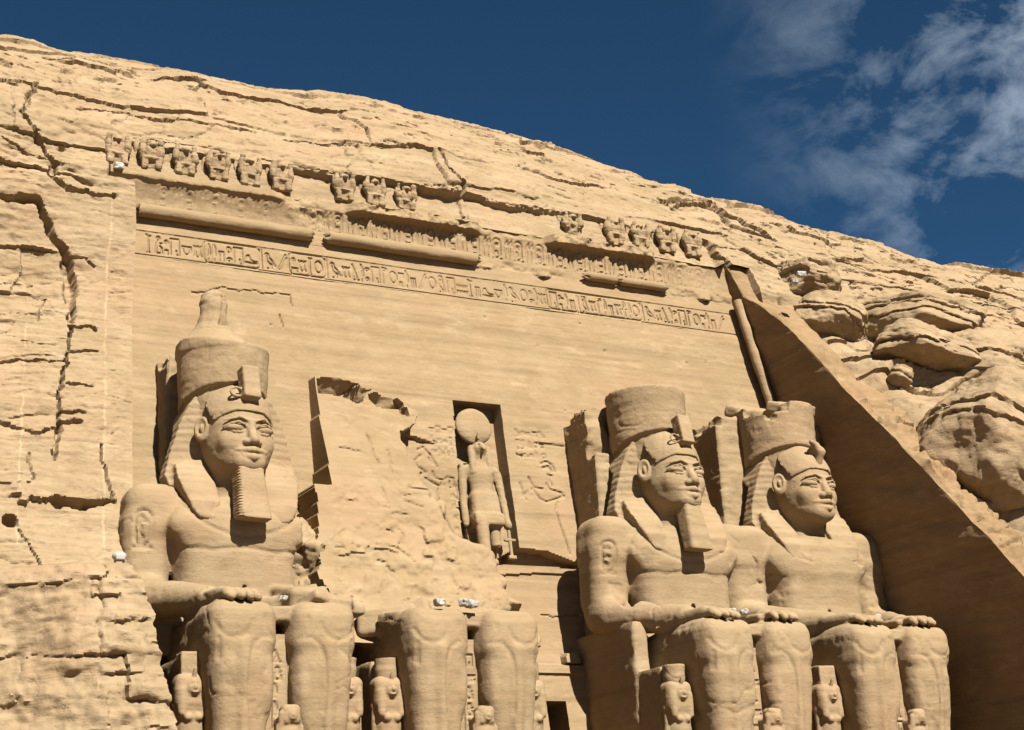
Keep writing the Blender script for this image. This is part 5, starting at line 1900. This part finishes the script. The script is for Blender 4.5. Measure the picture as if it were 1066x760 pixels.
# ------------------------------------------------------------------ boulders on the right slope
def boulder(pxc, wpx, hpx, label, seed, tilt=0.25, yoff=0.0, dep=0.8, flat=0.5):
    q = on_hill([pxc])[0]
    dist = np.linalg.norm(q - CAM)
    m_ = dist / FPX
    a, c = wpx * m_ / 2 / 0.9, hpx * m_ / 2 * 0.98
    b = a * dep
    nu, nv = 180, 100
    th = np.linspace(0, 2 * math.pi, nu, endpoint=False)
    ph = np.linspace(-math.pi / 2, math.pi / 2, nv)
    TH, PH = np.meshgrid(th, ph)
    dr = np.stack([np.cos(PH) * np.cos(TH), np.cos(PH) * np.sin(TH), np.sin(PH)], -1).reshape(-1, 3)
    rn = np.random.RandomState(seed)
    pn = rn.randn(17, 3)
    pn[:3] = [[0.1, -0.1, 1], [0.0, -1, 0.15], [-0.9, -0.4, 0.1]]
    pn /= np.linalg.norm(pn, axis=1, keepdims=True)
    pd_ = 0.78 + 0.22 * rn.rand(17)
    dt = dr @ pn.T
    rad = np.where(dt > 0.05, pd_ / np.maximum(dt, 0.05), 9.0)
    sr = np.sort(rad, 1)
    rad = np.minimum(sr[:, 0] - np.exp(-(sr[:, 1] - sr[:, 0]) / 0.06) * 0.03, 1.25)
    V = dr * rad[:, None] * [a, b, c]
    rt = np.array([[math.cos(tilt), 0, math.sin(tilt)], [0, 1, 0], [-math.sin(tilt), 0, math.cos(tilt)]])
    P_ = V + q
    n_ = dr
    n1_ = fbm(P_, 0.5, 4, 0.55, seed)
    r, dz_, dx_, fz, r2, zl = layers(V[:, 0] + V[:, 1] * 0.7 + 0.5 * n1_, V[:, 2] + 0.3 * n1_, 0.8, 3.4, seed)
    sd2 = np.clip(1.2 - 1.6 * np.abs(dr[:, 2]), 0, 1)
    r, fz = 0.5 + (r - 0.5) * sd2, 0.5 + (fz - 0.5) * sd2
    d_ = 0.16 * n1_ + 0.24 * (r - 0.5) + 0.14 * (0.5 - fz) - 0.17 * sd2 * np.exp(-(dz_ / 0.05) ** 2) * sstep(-0.1, 0.2, fbm(P_, 0.7, 2, 0.5, seed + 4))
    d_ += 0.06 * fbm(P_ * [0.6, 0.6, 3.0], 1.0, 3, 0.55, seed + 2)
    d_ += 0.05 * fbm(P_, 2.2, 3, 0.55, seed + 1)
    t3 = 0.34 * fbm(P_, 0.55, 3, 0.5, seed + 6)
    d_ += 0.45 * (np.round(t3 / 0.17) * 0.17 * 0.75 + 0.25 * t3)
    V = (V + n_ * d_[:, None]) @ rt.T
    i = np.arange(nu * nv).reshape(nv, nu)
    F = np.stack([i[:-1], np.roll(i, -1, 1)[:-1], np.roll(i, -1, 1)[1:], i[1:]], -1).reshape(-1, 4)
    o = mesh_obj('boulder', V, F, M_ROCK)
    o.location = q + np.array([0, yoff, 0])
    tag(o, label, 'boulder', 'boulders on the slope right of the cut wall')
    return o


boulder((874, 334), 72, 62, 'rounded boulder leaning on the top part of the cut wall edge', 201, 0.35, 0.3)
boulder((842, 297), 66, 50, 'dark cracked stack of rock with white flecks, topmost of the boulders', 202, 0.2, -0.3)
boulder((955, 340), 130, 54, 'long flat upper boulder right of the rounded one', 203, 0.1, -0.3)
boulder((952, 372), 112, 46, 'layered boulder below the long flat one, beside the dark gully', 204, 0.15, -0.5)
boulder((1036, 398), 150, 96, 'broad boulder at the right edge, above the biggest one', 205, 0.3, 0.3)
boulder((1046, 464), 166, 138, 'biggest boulder, with layered cracks, overhanging the dark gully at the right edge', 206, 0.6, -0.3)
boulder((930, 393), 22, 20, 'small loose block lying in the gully below the layered boulder', 207, 0.4, -0.6)

# ------------------------------------------------------------------ small pale stones and the lamp
def pale_stone(p, r, label, seed, group='pale stones lying on the carvings'):
    v = Vol((-r * 2, -r * 2, -r * 1.6), (r * 2, r * 2, r * 1.6), r / 6)
    v.box((0, 0, 0), (r, r * 0.8, r * 0.62), r * 0.3, r * 0.1, 'u', False, rot_z(seed))
    v.box((r * 0.4, 0, r * 0.2), (r * 0.5, r * 0.5, r * 0.45), r * 0.2, r * 0.2, 'u', False, rot_x(seed))
    V, F = v.mesh()
    V = V + vnormals(V, F) * (r * 0.25 * fbm(V / r, 1.2, 3, 0.5, seed))[:, None]
    o = mesh_obj('pale_stone', V, F, M_WHITE)
    o.location = p
    tag(o, label, 'stone', group)


def on_z(px, z):
    d_ = ray([px])[0]
    t = (z - CAM[2]) / d_[2]
    return CAM + t * d_


pale_stone(on_z((261, 622), 6.85), 0.17, 'white stone beside the fingers on the lap of the leftmost colossus', 1)
pale_stone(on_z((295, 623), 6.8), 0.16, 'white stone on the kilt between the knees of the leftmost colossus', 2)
pale_stone(on_z((458, 627), 6.75), 0.22, 'white stone on the left knee of the broken colossus', 3)
pale_stone(on_z((483, 628), 6.75), 0.22, 'first of two white stones on the broken lap, left of the square hole', 4)
pale_stone(on_z((491, 629), 6.75), 0.24, 'taller of two white stones below the square hole', 5)
pale_stone(on_z((762, 636), 6.95), 0.17, 'white stone by the left fingers of the bearded colossus right of the doorway', 6)
pale_stone(on_z((775, 637), 6.95), 0.19, 'white stone between the hands of the bearded colossus right of the doorway', 7)
pale_stone(on_z((912, 643), 6.95), 0.22, 'white stone between the hands of the beardless rightmost colossus', 8)
pale_stone(on_y([(834, 286)], 8.9)[0], 0.28, 'upper white stone wedged in the dark rock stack', 9)
pale_stone(on_y([(828, 293)], 8.6)[0], 0.2, 'lower white stone wedged in the dark rock stack', 10)
pale_stone(on_y([(123, 174)], 12.9)[0], 0.27, 'flat white stone on the ledge below the first baboon', 11)

q = on_y([(124, 592)], 2.9)[0]
fl = empty('floodlight', q, 'small white floodlight on two thin legs beside the arm of the leftmost colossus', 'floodlight')
v = Vol((-0.7, -0.5, 0.2), (0.7, 0.5, 0.9), 0.04)
v.ell((0, 0, 0.5), (0.3, 0.24, 0.2), 0.05)
v.box((0, -0.1, 0.42), (0.2, 0.16, 0.12), 0.05, 0.05)
V, F = v.mesh()
mesh_obj('lamp_head', V, F, M_WHITE, fl)
for sx_ in (-0.2, 0.2):
    V, F = tube((sx_, 0, -0.25), (sx_ * 0.8, 0, 0.5), 0.05, 3, 6)
    mesh_obj('leg', V, F, M_WHITE, fl)
print('built', time.time() - T0)
